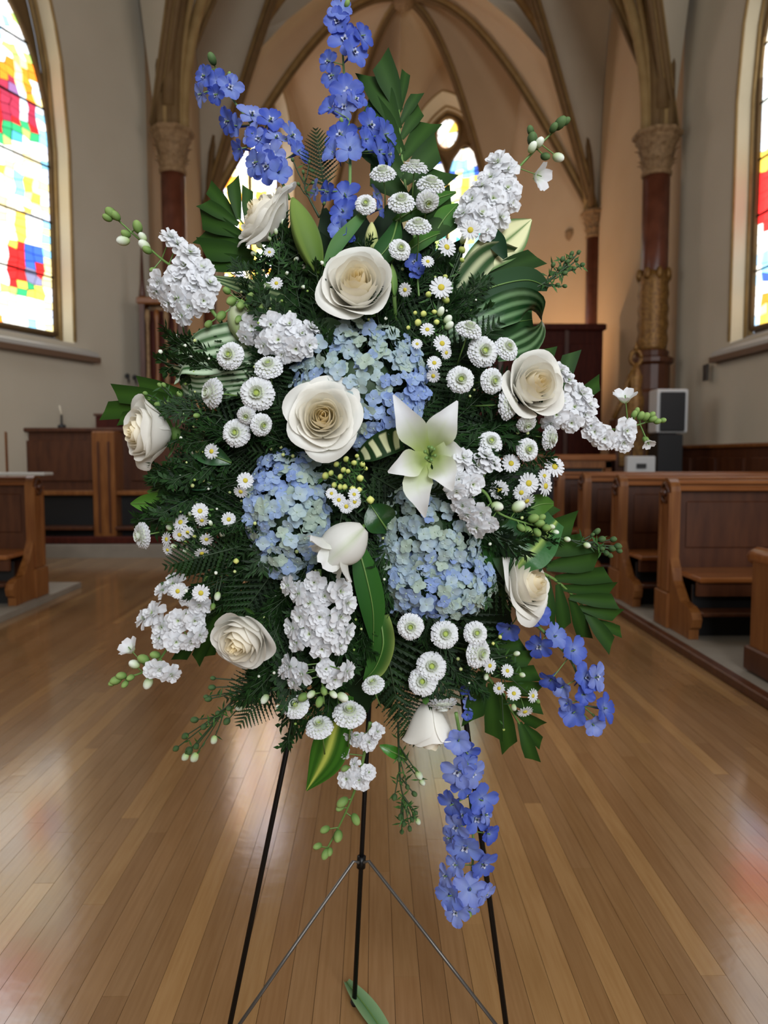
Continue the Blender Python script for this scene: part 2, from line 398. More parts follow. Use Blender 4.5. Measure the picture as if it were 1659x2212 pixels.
WH = (1.0, 1.0, 1.0)
WHITES = [(1.0, 1.0, 0.97), (0.92, 0.97, 1.0), (1.0, 0.96, 0.85), (0.85, 0.93, 1.0), (1, 1, 1), (0.95, 1, 0.93)]
def jit(c, rnd, a=0.15):
    f = 1 + rnd.uniform(-a, a); return tuple(max(0, min(1.3, q * f)) for q in c)
RED = (0.85, 0.03, 0.03); DRED = (0.42, 0.04, 0.08); ORG = (1.0, 0.30, 0.03); YEL = (1.0, 0.66, 0.10); LYEL = (1.0, 0.86, 0.42)
BLU = (0.05, 0.14, 0.65); SKY = (0.30, 0.68, 0.95); GRN = (0.04, 0.42, 0.16); LIM = (0.5, 0.75, 0.18); PUR = (0.32, 0.16, 0.36)
def col_left(px, py, rnd):
    r = rnd.random()
    if px == -1: return jit(rnd.choice([LYEL, ORG, WH, YEL]), rnd)
    edge = 88 + (py - 150) * 0.055
    if py > 130 and px > edge - 12: return jit(rnd.choice([SKY, WH, (0.8, 0.9, 1), (0.7, 0.75, 0.9), LYEL]), rnd)
    if py < 130: return jit(rnd.choice(WHITES), rnd) if r < .8 else rnd.choice([SKY, BLU, LYEL, LIM])
    if py < 262:
        if px < 6: return jit(RED, rnd)
        if px < 40: return jit(ORG if py < 165 else (DRED if r < .5 else (RED if r < .8 else PUR)), rnd)
        if px < 55: return jit((0.7, 0.8, 0.9) if py > 190 else LYEL, rnd)
        if px < 74: return jit(ORG if py < 215 else DRED, rnd)
        return jit(rnd.choice(WHITES), rnd)
    if py < 305 and px < 78: return jit(rnd.choice([GRN, GRN, (0.1, 0.45, 0.6), LIM, RED]), rnd)
    if py < 345: return jit(rnd.choice(WHITES + [LYEL]), rnd)
    if py < 468:
        if 40 < px < 62 and 365 < py < 420: return jit(SKY, rnd)
        return jit(rnd.choice([LYEL, YEL, (1, .93, .7), (1, .9, .6), WH]), rnd)
    if py < 530:
        if 30 < px < 54: return jit(YEL, rnd)
        if 66 < px < 82 and py > 505: return jit((0.75, 0.55, 0.1), rnd)
        return jit(rnd.choice(WHITES), rnd)
    if py < 612:
        if 20 < px < 50: return jit(RED, rnd, .1)
        if 50 < px < 60: return jit(ORG, rnd)
        if 60 < px < 86: return jit(BLU if py < 585 else (0.25, 0.25, 0.4), rnd)
        if 86 < px < 96: return jit(RED, rnd)
        return jit(rnd.choice(WHITES), rnd)
    if py < 642 and 22 < px < 100: return jit(rnd.choice([LIM, GRN, (0.75, 0.8, 0.2), YEL]), rnd)
    return jit(rnd.choice(WHITES), rnd) if r < .78 else rnd.choice([ORG, LIM, LYEL, SKY])
def col_right(px, py, rnd):
    if px == -1: return jit(rnd.choice(WHITES), rnd)
    if px > 1640 and 365 < py < 492: return jit(RED, rnd)
    if px > 1640 and 325 < py < 365: return jit(YEL, rnd)
    if px > 1642 and 535 < py < 605: return jit(rnd.choice([SKY, BLU]), rnd)
    if px > 1638 and 625 < py < 692: return jit(rnd.choice([ORG, YEL, LYEL]), rnd)
    if px < 1640 and rnd.random() < .45: return jit((0.55, 0.78, 1.0), rnd)
    return jit(rnd.choice(WHITES), rnd)
def col_apse(px, py, rnd):
    if py < 330: return jit(rnd.choice(WHITES + [SKY, YEL, (.9, .6, .4)]), rnd)
    if py < 380: return jit(rnd.choice([SKY, BLU, WH, WH, LYEL, (0.1, 0.35, 0.8)]), rnd)
    if py < 430: return jit(rnd.choice([YEL, WH, LYEL, WH, LYEL]), rnd)
    return jit(rnd.choice([LIM, SKY, WH, LYEL, WH, (0.1, .6, .5)]), rnd)

def col_apse_l(px, py, rnd):
    if py > 380 and px > 0 and rnd.random() < .5: return jit(rnd.choice([ORG, LYEL, YEL]), rnd)
    return jit(rnd.choice([(0.88, 0.88, 1.15), (0.95, 0.93, 1.1), (0.8, 0.85, 1.15), LYEL, WH]), rnd)
# left nave wall with window
s168, _ = on_wall(168, LW0, LW1); LWH = 1.13
Lop = (s168 + LWH, LWH, 2.62, 5.0, 3.1, 0.22, 0.07)
wl, uL = wall('wall_left', 'tall cream plaster wall left of the chancel arch, pierced by stained glass', LW0, (LW0[0] + (LW1[0] - LW0[0]) * 1.45, LW0[1] + (LW1[1] - LW0[1]) * 1.45), 0, 14, 'plaster', [Lop])
LW1 = (LW0[0] + (LW1[0] - LW0[0]) * 1.45, LW0[1] + (LW1[1] - LW0[1]) * 1.45)
nL = Vector((uL.y, -uL.x, 0)); nL = nL if nL.x < 0 else -nL
lh = 0.97; ls = s168 + 0.07 + 0.03 + lh; s42, _ = on_wall(44, (LW0[0] + nL.x * .24, LW0[1] + nL.y * .24), (LW1[0] + nL.x * .24, LW1[1] + nL.y * .24))
window('window_1', 'tall stained glass window with red and blue robed figures, left side', LW0, uL, nL, Lop,
       [(ls, lh, 2.76, 4.95, 1.9)], [(s42, 7.0, 0.22)], col_left, 15, 44, sill=(0.32, 0.10, 0))
wall('wall_left', 'cream plaster nave wall running back beside the left pews', LW1, (-5.6, -5.5), 0, 14, 'plaster')
# right nave wall with window
s1, _ = on_wall(1568, RW0, RW1); RWHW = 1.35
Rop = (s1 + RWHW, RWHW, 2.62, 5.6, 2.6, 0.20, 0.12)
wr, uR = wall('wall_right', 'cream plaster nave wall right of the chancel arch above wooden dado', RW0, RW1, 0, 14, 'plaster', [Rop])
nR = Vector((1, 0, 0)) if False else (Vector((-uR.y, uR.x, 0)) if -uR.y > 0 else Vector((uR.y, -uR.x, 0)))
ls = s1 + 0.12 + 0.05 + 0.52
window('window_2', 'tall stained glass window with a red robed figure, right edge', RW0, uR, nR, Rop,
       [(ls, 0.52, 2.80, 5.9, 0.95), (ls + 1.15, 0.52, 2.80, 5.9, 0.95)], [(ls + 0.3, 7.35, 0.26)], col_right, 9, 32, sill=(0.28, 0.10, 0))
wall('wall_right', 'cream plaster nave wall beside the camera on the right', RW1, (5.4, -5.5), 0, 14, 'plaster')
wall('wall_back', 'cream plaster wall at the entrance end of the nave', (-5.6, -5.5), (5.4, -5.5), 0, 14, 'plaster')
# chancel walls
wall('wall_left', 'cream plaster side wall of the chancel behind the left column', (-3.25, 11), V0, 0, 14, 'plaster_warm')
wall('wall_right', 'cream plaster side wall of the chancel behind the right column', (4.5, 11), V4, 0, 14, 'plaster_warm')
def facet(nm, label, a, b, pxs=None, wn=None, wl_=None, ztop=None, colf=col_apse):
    ops = []
    if pxs:
        sA, _ = on_wall(pxs[0], a, b); sB, _ = on_wall(pxs[1], a, b); s = (sA + sB) / 2; hw = abs(sA - sB) / 2
        ops = [(s, hw, 4.6, 7.9, 2.2 if ztop is None else ztop, 0.30, 0.20)]
    o, u = wall(nm, label, a, b, 0, 14, 'plaster_warm', ops)
    if ops:
        n = Vector((-u.y, u.x, 0)); n = n if n.y > 0 else -n
        s, hw, zb, zs, rise, dep, spl = ops[0]
        q = hw - 0.22
        window(wn, wl_, a, u, n, ops[0], [(s - q * 0.5, q * 0.46, 4.85, 7.85, 0.72), (s + q * 0.5, q * 0.46, 4.85, 7.85, 0.72)], [(s, 8.95, 0.30)], colf, 5, 16, pane_m='pane_far' if colf is col_apse_l else 'pane')
facet('wall_1', 'left facet of the apse wall around a stained glass window', V0, V1, (492, 640), 'window_3', 'small apse stained glass window behind the upper left blue spike', colf=col_apse_l)
facet('wall_2', 'middle facet of the apse wall hidden behind the tallest flowers', V1, V2)
facet('wall_3', 'right facet of the apse wall around a stained glass window', V2, V3, (862, 1046), 'window_4', 'small apse stained glass window right of the tallest palm leaf', 1.9)
facet('wall_4', 'narrow apse facet glowing orange beside the far column', V3, V4)
# chancel floor and step
st = MB().box(-6, 5.6, 8.7, 19.2, -0.1, 0.14).obj('floor', 'carpet'); tag(st, 'raised dark carpeted chancel floor beyond the stalls', 'floor', kind='structure')
tr = MB().box(-6, 5.6, 8.56, 8.72, -0.02, 0.155, bev=0.01).obj('trim_1', 'platform'); tag(tr, 'grey nosing of the step below the far stalls', 'step', kind='structure')

# ---- vaults and ribs
def vault(name, label, corners, hub, rises, zs=ZS, m='plaster', ribr=0.085, ribs=None):
    root = inst(name, None); tag(root, label, 'ceiling', kind='structure')
    n = len(corners); N, K = 14, 12
    for i in range(n):
        a, b = corners[i], corners[(i + 1) % n]; rise = rises[i]
        if rise is None: continue
        V = []
        for k in range(K + 1):
            s = k / K
            for j in range(N + 1):
                u = j / N; wz = zs + pointed(abs(2 * u - 1), rise); x = a[0] * (1 - u) + b[0] * u; y = a[1] * (1 - u) + b[1] * u
                V.append((x * (1 - s) + hub[0] * s, y * (1 - s) + hub[1] * s, wz + (hub[2] - wz) * math.sin(s * PI / 2)))
        Fc = [(k * (N + 1) + j, k * (N + 1) + j + 1, (k + 1) * (N + 1) + j + 1, (k + 1) * (N + 1) + j) for k in range(K) for j in range(N)]
        inst('vault_web', mesh('vault_web', V, Fc, m), root)
    for i, c in enumerate(corners):
        if ribs and not ribs[i]: continue
        pts = []
        for k in range(25):
            s = k / 24; pts.append(Vector((c[0] * (1 - s) + hub[0] * s, c[1] * (1 - s) + hub[1] * s, zs - 0.03 + (hub[2] - zs) * math.sin(s * PI / 2) - 0.03)))
        MB().tube(pts, ribr, 8).obj('vault_rib', 'rib', root, smooth=True)
        sd = Vector((hub[1] - c[1], c[0] - hub[0], 0)).normalized() * ribr * 0.55
        for q in (-1, 1):
            MB().tube([p + sd * q + Vector((0, 0, -0.06)) - Vector((c[0] - hub[0], c[1] - hub[1], 0)).normalized() * 0.05 for p in pts], ribr * 0.5, 6).obj('rib_moulding', 'rib_dark', root, smooth=True)
    return root
def arch_rib(root, a, b, rise, zs=ZS, r=0.12, k=1.35, off=(0, 0, 0), m='rib', name='arch_rib'):
    pts = [Vector((a[0] * (1 - u) + b[0] * u + off[0], a[1] * (1 - u) + b[1] * u + off[1], zs + pointed(abs(2 * u - 1), rise, k) + off[2])) for u in [0.5 - 0.5 * math.cos(PI * j / 32) for j in range(33)]]
    MB().tube(pts, r, 8).obj(name, m, root, smooth=True)
hubA = (P(872, 0, 16.6).x, 16.6, P(872, -12, 16.6).z)
v1 = vault('ceiling', 'ribbed plaster vault over the apse meeting at one boss', [V0, V1, V2, V3, V4], hubA, [4.4, 4.6, 4.6, 4.6, 4.8], ribs=[1, 1, 0, 1, 1], m='plaster_warm', ribr=0.07)
W0 = (V0[0] + .16, V0[1]); W4 = (V4[0] - .16, V4[1])
arch_rib(v1, W0, W4, 5.7, r=0.11); arch_rib(v1, W0, W4, 5.6, r=0.07, off=(0, -0.16, 0.1), m='rib_dark')
MB().lathe([(0.02, -0.3), (0.2, -0.2), (0.26, -0.05), (0.2, 0.1)], 12, mtx=Matrix.Translation(Vector(hubA) + Vector((0, 0, -0.05)))).obj('vault_boss', 'stone', v1, smooth=True)
for c_ in (V1, V3):
    MB().lathe([(0.02, 5.3), (0.06, 5.4), (0.08, 5.75), (0.16, 5.88), (0.16, 5.98), (0.1, 6.0)], 10, mtx=Matrix.Translation((c_[0], c_[1] - 0.08, 0))).obj('corbel', 'stone', v1, smooth=True)
# web closing apse vault to the transverse arch
v2 = vault('ceiling', 'ribbed plaster vault between the two pairs of columns', [AL, V0, V4, AR], (0.6, 13.0, 12.6), [5.2, 5.9, 5.2, 6.2])
BL_ = (AL[0] + .25, AL[1]); BR_ = (AR[0] - .25, AR[1])
arch_rib(v2, BL_, BR_, 5.9, r=0.13, m='rib'); arch_rib(v2, BL_, BR_, 5.8, r=0.09, off=(0, -0.2, 0.12), m='rib_dark'); arch_rib(v2, BL_, BR_, 6.0, r=0.09, off=(0, 0.2, 0.1), m='rib')
v3 = vault('ceiling', 'high plaster vault over the nave pews', [AR, (5.4, 2.0), (-5.5, 2.0), AL], (0.3, 6.5, 13.4), [6.4, 6.4, 6.4, 6.2])
cb = MB().box(-6, 6, -5.6, 2.3, 13.0, 13.3).obj('ceiling', 'plaster'); tag(cb, 'plaster ceiling over the entrance end of the nave', 'ceiling', kind='structure')

# ---- columns
def capital(root, x, y, r, z0, z1):
    mb = MB(); h = z1 - z0
    T = Matrix.Translation((x, y, z0))
    MB().lathe([(r * 1.0, 0), (r * 1.12, 0.03 * h), (r * 1.12, 0.1 * h), (r * 1.0, 0.13 * h), (r * 1.12, 0.5 * h), (r * 1.45, 0.78 * h), (r * 1.5, 0.8 * h)], 16, mtx=T).obj('capital_bell', 'stone', root, smooth=True)
    for row in range(2):
        for k in range(10):
            a = 2 * PI * (k + row * 0.5) / 10; ca, sa = math.cos(a), math.sin(a); V = []; Fc = []
            for j in range(5):
                t = j / 4; rr = r * (1.05 + 0.5 * t ** 2 + 0.15 * row); z = h * (0.12 + 0.3 * row + 0.32 * t - 0.10 * max(0, t - 0.7) * 3)
                wd = r * 0.30 * math.sin(PI * (0.2 + 0.75 * t))
                for q in (-1, 0, 1): V.append((ca * (rr - 0.02 * abs(q)) - sa * wd * q, sa * (rr - 0.02 * abs(q)) + ca * wd * q, z))
            for j in range(4):
                for q in range(2): Fc.append((j * 3 + q, j * 3 + q + 1, j * 3 + q + 4, j * 3 + q + 3))
            MB().add(V, Fc, mtx=T).obj('acanthus_leaf', 'stone', root, smooth=True)
    MB().lathe([(r * 1.45, 0.76 * h), (r * 1.6, 0.82 * h), (r * 1.6, 0.88 * h), (r * 1.85, 0.94 * h), (r * 1.85, h * 1.02), (r * 1.7, h * 1.04)], 8, mtx=T, ang0=PI / 8).obj('abacus', 'stone', root)
def column(label, x, y, r, zcap0, zcap1, zbase, ornate=False, m='marble'):
    root = thing('column', label, 'column', (x, y, 0.14))
    sh = []
    root.location = (0, 0, 0)
    T = Matrix.Translation((x, y, 0))
    MB().lathe([(r, zbase), (r, zcap0)], 20, mtx=T).obj('shaft', m, root, smooth=True)
    MB().lathe([(r * 0.45, zbase), (r * 0.45, zcap0)], 12, mtx=Matrix.Translation((x + r * (0.6 if x > 0 else -0.8), y + 0.16, 0))).obj('side_shaft', m, root, smooth=True)
    capital(root, x, y, r, zcap0, zcap1)
    MB().lathe([(r * 1.55, 0.0), (r * 1.55, zbase - 0.5), (r * 1.35, zbase - 0.45), (r * 1.35, zbase - 0.1), (r * 1.6, zbase - 0.06), (r * 1.6, zbase), (r * 1.2, zbase + 0.03), (r * 1.25, zbase + 0.1), (r, zbase + 0.13)], 16, mtx=T).obj('base', 'wood_dark', root, smooth=False)
    if ornate:
        prof = [(r * 1.05, zbase + 0.1)]
        for k in range(10): prof += [(r * (1.16 if k % 2 else 1.06), zbase + 0.16 + k * 0.11)]
        prof.append((r, zbase + 1.25)); MB().lathe(prof, 16, mtx=T).obj('gilded_sleeve', 'gilt', root, smooth=True)
        for k in range(8):
            a = k * PI / 4
            MB().ball((x + r * 1.12 * math.cos(a), y + r * 1.12 * math.sin(a), zbase + 1.2), 0.05, seg=8, rings=6, sz=1.8).obj('gilded_drop', 'gilt', root, smooth=True)
    return root
cl = column('red marble column with carved capital at left of the chancel arch', P(386, 900, 11).x, 10.95, 0.17, 5.19, 5.78, 2.3)
cr_ = column('red marble column with gilded sleeve at right of the chancel arch', P(1402, 900, 11).x, 10.95, 0.19, 5.19, 5.78, 2.6, True)
column('slim dark column farther back in the chancel on the right', P(1276, 900, 15).x, 15.0, 0.15, 5.5, 6.0, 1.6)
column('slim dark column farther back in the chancel on the left', P(458, 900, 15).x, 15.0, 0.13, 5.5, 6.0, 1.6)
for (px, Y, zs_, lab) in ((P(386, 900, 11).x, 10.95, 5.78, 'left'), (P(1402, 900, 11).x, 10.95, 5.78, 'right')):
    root = thing('rib_cluster', 'bundle of tan ribs rising from the %s column capital' % lab, 'vault ribs'); root['kind'] = 'structure'
    sg = 1 if px > 0 else -1
    for k, (dx, dy, r, lean) in enumerate(((-0.17 * sg, 0.0, 0.075, -0.62), (-0.06 * sg, -0.10, 0.085, -0.30), (0.06 * sg, -0.1, 0.075, 0.0), (0.12 * sg, -0.13, 0.06, 0.0), (-0.12 * sg, -0.06, 0.045, -0.45), (0.0, -0.14, 0.04, -0.12), (0.12 * sg, -0.1, 0.04, 0.0))):
        pts = []
        for j in range(15):
            t = j / 14; pts.append((px + dx + lean * sg * 1.7 * max(0, t) ** 2.1, Y + dy, zs_ + 3.4 * t))
        MB().tube(pts, r, 8).obj('rib_shaft', 'rib' if k % 2 == 0 else 'rib_dark', root, smooth=True)
# little bracket in apse
br = thing('wall_bracket', 'small carved bracket with thin shaft on the orange lit apse wall', 'bracket')
bx = P(1231, 900, 15.7); T = Matrix.Translation((bx.x, 15.7, 0))
MB().lathe([(0.02, 4.95), (0.05, 5.1), (0.1, 5.6), (0.17, 5.75), (0.17, 5.85), (0.12, 5.88)], 10, mtx=T).obj('corbel', 'stone', br, smooth=True)
MB().lathe([(0.05, 5.85), (0.05, 8.6)], 8, mtx=T).obj('shaft', 'rib_dark', br, smooth=True)

# ---- right wall dado, left dado
def dado(name, label, a, b, h, npan):
    L_ = math.hypot(b[0] - a[0], b[1] - a[1]); ang = math.atan2(b[1] - a[1], b[0] - a[0])
    T = Matrix.Translation((a[0], a[1], 0)) @ Matrix.Rotation(ang, 4, 'Z')
    root = MB().box(0, L_, -0.03, 0.03, 0, h, mtx=T).obj(name, 'wood_dark'); tag(root, label, 'wainscot', kind='structure')
    MB().box(0, L_, -0.07, 0.07, h, h + 0.05, mtx=T, bev=0.01).obj('dado_rail', 'wood', root)
    for k in range(npan):
        x0 = L_ * k / npan + 0.08; x1 = L_ * (k + 1) / npan - 0.08
        MB().box(x0, x1, -0.05, 0.05, 0.2, h - 0.12, mtx=T, bev=0.012).obj('dado_panel', 'wood_dark', root)
dado('trim_2', 'dark wooden wainscot along the right wall behind the pews', (4.38, 10.8), (4.92, 3.0), 1.28, 12)

# ---- wooden screen at left column, reredos, chair, speaker
def at_floor(px, Y, z=0): p = P(px, 1000, Y); return Vector((p.x, Y, z))
scr = thing('organ_screen', 'narrow dark carved wooden screen with pale slats below the left column', 'screen', at_floor(360, 10.5, 0.14))
MB().box(-0.28, 0.28, -0.05, 0.1, 0, 2.0, bev=0.01).obj('panel', 'wood_dark', scr)
MB().box(-0.28, 0.28, -0.02, 0.1, 2.0, 3.05).obj('backing', 'wood_red', scr)
for k in range(4): MB().lathe([(0.03, 2.0), (0.035, 2.1), (0.025, 2.2), (0.025, 2.85), (0.04, 2.95), (0.03, 3.05)], 8, mtx=Matrix.Translation((-0.2 + 0.13 * k, -0.08, 0))).obj('baluster', 'wood' if k % 2 else 'stone', scr, smooth=True)
for k in range(2): MB().box(-0.3 + 0.53 * k, -0.23 + 0.53 * k, -0.12, 0.1, 0, 3.15, bev=0.01).obj('post', 'wood_dark', scr)
MB().box(-0.33, 0.33, -0.14, 0.12, 3.12, 3.22, bev=0.02).obj('cornice', 'wood', scr)
MB().box(-0.33, 0.33, -0.14, 0.12, 1.95, 2.03, bev=0.02).obj('rail', 'wood', scr)
MB().lathe([(0.03, 3.2), (0.05, 3.25), (0.03, 3.4), (0.01, 3.9)], 8, mtx=Matrix.Translation((-0.27, -0.05, 0))).obj('finial', 'wood_dark', scr, smooth=True)

p0 = P(1150, 700, 13.6); p1 = P(1303, 700, 13.6)
rr = thing('reredos', 'dark red wooden panelling below the orange apse wall', 'panelling', (0, 13.6, 0.14)); zt = p0.z - 0.14
xa = -2.0; xb = p1.x
MB().box(xa, xb, 0, 0.12, 0, zt - 0.1).obj('board', 'wood_red', rr)
MB().box(xa - 0.05, xb + 0.04, -0.08, 0.15, zt - 0.12, zt, bev=0.02).obj('cornice', 'wood_red', rr)
k = 0; x = xb - 0.6
while x > xa:
    MB().box(x, x + 0.46, -0.03, 0, 0.4, zt - 0.35, bev=0.01).obj('panel', 'wood_red', rr)
    MB().box(x - 0.1, x - 0.03, -0.04, 0.0, 0.0, zt - 0.12).obj('stile', 'wood_dark', rr); x -= 0.6
al = thing('altar_table', 'wooden communion table in front of the dark panelling', 'table', (at_floor(1180, 10.2).x - 0.9, 10.2, 0.14))
MB().box(-1.1, 1.75, -0.35, 0.35, 0.98, 1.06, bev=0.01).obj('tabletop', 'wood_h', al)
MB().box(-1.0, 1.6, -0.25, 0.3, 0.05, 0.9).obj('front_panel', 'black', al)
for q in (-1.05, 1.62): MB().box(q, q + 0.08, -0.32, -0.24, 0, 0.98, bev=0.01).obj('leg', 'wood', al)
MB().box(-1.05, 1.7, -0.32, -0.28, 0.88, 0.98).obj('apron', 'wood', al)

# bishop chair / carved post with ball finial
cp = at_floor(1368, 10.15, 0.14); ch = thing('carved_seat', 'gilded carved seat end with a ring finial beside the right column', 'chair', cp)
MB().lathe([(0.1, 0), (0.1, 0.9), (0.13, 0.95), (0.09, 1.0), (0.12, 1.4), (0.15, 1.45), (0.1, 1.5), (0.13, 1.8), (0.08, 1.95), (0.1, 2.1), (0.03, 2.3)], 10).obj('post', 'gilt', ch, smooth=True)
MB().tube([(0.075 * math.cos(t * PI / 8), 0, 2.37 + 0.095 * math.sin(t * PI / 8)) for t in range(17)], 0.028, 6).obj('ring_finial', 'gilt', ch, smooth=True)
MB().tube([(0.0, 0, 2.46), (0, 0, 2.58)], [0.04, 0.01], 6).obj('tip', 'gilt', ch, smooth=True)
MB().box(-0.28, 0.3, -0.1, 0.2, 0, 1.55, bev=0.02).obj('side_panel', 'wood_dark', ch)
for k in range(3): MB().box(-0.24 + 0.18 * k, -0.1 + 0.18 * k, -0.14, -0.1, 0.9, 1.4, bev=0.01).obj('carved_panel', 'gilt', ch)
MB().tube([(-0.28, 0, 1.55), (-0.2, 0, 1.75), (-0.1, 0, 1.85), (-0.12, 0, 2.0), (-0.05, 0, 2.2)], 0.035, 6).obj('scroll', 'gilt', ch, smooth=True)

spp = at_floor(1449, 9.6, 0.14); k_ = 9.6 / F
sp = thing('loudspeaker', 'black loudspeaker with pale grey edges beside the right column', 'speaker', (spp.x, 9.6, P(1449, 1012, 9.6).z - 0.1))
zb0 = P(1449, 935, 9.6).z - sp.location.z; zt0 = P(1449, 840, 9.6).z - sp.location.z
MB().box(-0.20, 0.20, 0, 0.28, zb0, zt0, bev=0.015).obj('cabinet', 'white_plastic', sp)
MB().box(-0.16, 0.16, -0.025, 0.02, zb0 + 0.02, zt0 - 0.04, bev=0.01).obj('grille', 'black', sp)
MB().box(-0.09, 0.09, 0.08, 0.22, -1.1, zb0).obj('mount', 'black', sp)
MB().box(-0.18, 0.14, -0.02, 0.3, -0.9, zb0 - 0.02, bev=0.01).obj('stand_skirt', 'black', sp)
bx = P(1385, 1012, 9.0); b = thing('control_box', 'small white box with a dark slot standing behind the right pews', 'box', (bx.x, 9.0, bx.z - 0.05))
MB().box(-0.17, 0.17, 0, 0.1, 0, 0.2, bev=0.01).obj('casing', 'white_plastic', b); MB().box(-0.06, 0.06, -0.012, 0.02, 0.05, 0.11).obj('slot', 'slot', b)
MB().box(-0.25, 0.3, 0.02, 0.35, -0.95, 0.0).obj('shelf', 'wood', b)
s_, y_ = on_wall(1530, RW0, RW1); q = P(1530, 805, y_ - 0.02)
mb = MB().box(-0.03, 0.0, -0.06, 0.06, -0.11, 0.11, bev=0.006, mtx=Matrix.Translation((q.x - 0.02, q.y, q.z))); tag(mb.obj('thermostat', 'steel'), 'small grey control plate on the right wall below the window sill', 'switch')
for kx, ky, lb in ((275, 812, 'left of the two small dark hooks on the left wall'), (291, 815, 'right of the two small dark hooks on the left wall')):
    s_, y_ = on_wall(kx, LW0, LW1); q = P(kx, ky, y_ - 0.03)
    tag(MB().ball((q.x, q.y, q.z), 0.035, seg=8, rings=6).tube([q, q + Vector((0.03, -0.05, 0)), q + Vector((0.04, -0.06, -0.09))], 0.012).obj('wall_hook', 'slot', smooth=True), lb, 'hook')

# ---- pews
def pew(label, X0, X1, Y, sgn=1, group=None, ledge=False):
    """faces the camera; aisle end at X0, runs to X1 ; sgn=+1 runs to the right"""
    root = thing('pew', label, 'pew', (X0, Y, 0.006), group)
    prof = [(0, 0.04), (0, 0.93)] + [(-0.09 + 0.09 * math.cos(t * PI / 8), 0.93 + 0.085 * math.sin(t * PI / 8)) for t in range(1, 8)] + \
           [(-0.18, 0.93), (-0.18, 0.50), (-0.215, 0.44), (-0.25, 0.36), (-0.36, 0.25), (-0.47, 0.235), (-0.52, 0.21), (-0.545, 0.17), (-0.53, 0.12), (-0.50, 0.10), (-0.50, 0.04)]
    for e, x in enumerate((0.0, sgn * (abs(X1 - X0) - 0.06))):
        xx0, xx1 = min(x, x + sgn * 0.06), max(x, x + sgn * 0.06)
        ep = MB().prism(prof, xx0, xx1).obj('end_panel', 'wood', root)
        fx = xx0 if sgn > 0 else xx1; o_ = -0.012 if sgn > 0 else 0.012
        for (ya, yb) in ((-0.035, -0.005), (-0.175, -0.145)):
            MB().box(min(fx, fx + o_), max(fx, fx + o_), ya, yb, 0.28, 0.92).obj('pilaster', 'wood', ep)
        MB().tube([(fx + o_ * 0.5, -0.09 + 0.055 * math.cos(t * PI / 8), 0.92 + 0.06 * math.sin(t * PI / 8)) for t in range(0, 17)], 0.012, 6).obj('arch_moulding', 'wood_dark', ep, smooth=True)
        MB().ball((fx + o_, -0.09, 0.92), 0.03, seg=8, rings=5).obj('rosette', 'wood_dark', ep, smooth=True)
        MB().box(min(fx, fx + o_ * 1.8), max(fx, fx + o_ * 1.8), -0.20, 0.01, 0.04, 0.27, bev=0.004).obj('plinth', 'wood', ep)
    a, b = sorted((0.06 * sgn, sgn * (abs(X1 - X0) - 0.06)))
    MB().box(a, b, -0.055, -0.02, 0.10, 0.93).obj('backrest', 'wood_dark', root)
    MB().box(a, b, -0.12, 0.02, 0.93, 0.955, bev=0.006).box(a, b, -0.135, 0.035, 0.975, 1.0, bev=0.006).box(a, b, -0.10, 0.0, 0.95, 0.98).obj('top_rail', 'wood_h', root)
    n = max(2, int((b - a) / 0.75)); w = (b - a) / n
    for k in range(n):
        x0 = a + k * w
        MB().box(x0 + 0.09, x0 + w - 0.09, -0.066, -0.05, 0.55, 0.86, bev=0.006).obj('panel', 'wood_dark', root)
    MB().box(a, b, -0.50, -0.06, 0.385, 0.42, bev=0.008).obj('seat', 'wood_h', root)
    MB().box(a, b, -0.47, -0.44, 0.30, 0.385).obj('seat_apron', 'wood_dark', root)
    MB().box(a, b, -0.56, -0.40, 0.19, 0.215, bev=0.005).obj('foot_board', 'wood_dark', root)
    MB().box(a, b, -0.40, -0.38, 0.04, 0.36).obj('riser', 'black', root)
    if ledge: MB().box(a - 0.25 * sgn * 0, b + 0.18, -0.30, -0.06, 0.955, 0.975, bev=0.004).obj('book_ledge', 'sill', root)
    return root
PL = MB().box(1.86, 4.58, 2.4, 8.4, 0.0, 0.045).obj('pew_platform', 'platform'); tag(PL, 'low grey platform under the right hand pews', 'platform')
MB().box(1.80, 1.86, 2.4, 8.4, 0.0, 0.05, bev=0.006).obj('edge_strip', 'wood_dark', PL, label='dark brown edge strip')
pew('wooden pew nearest of the right block, wide end post with carved arch', 1.92, 4.56, 4.93)
pew('wooden pew second from the front in the right block', 1.92, 4.56, 5.92)
pew('wooden pew third from the front in the right block', 1.92, 4.56, 6.9)
pew('wooden pew farthest back in the right block, half hidden by flowers', 1.92, 4.56, 7.85)
fp = thing('prayer_desk', 'low wooden prayer desk front with rounded rail at the right edge', 'desk', (1.95, 3.76, 0.052))
MB().box(0, 0.06, -0.9, 0, 0.001, 0.58).obj('end_panel', 'wood', fp); MB().box(-0.02, 0.08, -0.9, 0.02, 0, 0.13, bev=0.01).obj('plinth', 'wood_dark', fp)
MB().tube([(0.03, 0.035, 0.585), (0.03, 0.0, 0.60), (0.03, -0.9, 0.60)], 0.045, 10).obj('rail', 'wood_h', fp, smooth=True)
MB().box(0.06, 2.7, -0.06, -0.02, 0, 0.58).obj('front_board', 'wood_dark', fp)
MB().box(0.06, 2.7, -0.09, 0.01, 0.58, 0.62, bev=0.01).obj('top_rail', 'wood_h', fp)
PL2 = MB().box(-4.85, -2.62, 2.6, 6.6, 0.0, 0.045).obj('pew_platform', 'platform'); tag(PL2, 'low grey platform under the left hand pew', 'platform')
pew('wooden pew at the left edge, its end post cut by the frame', -2.68, -4.8, 6.02, -1)
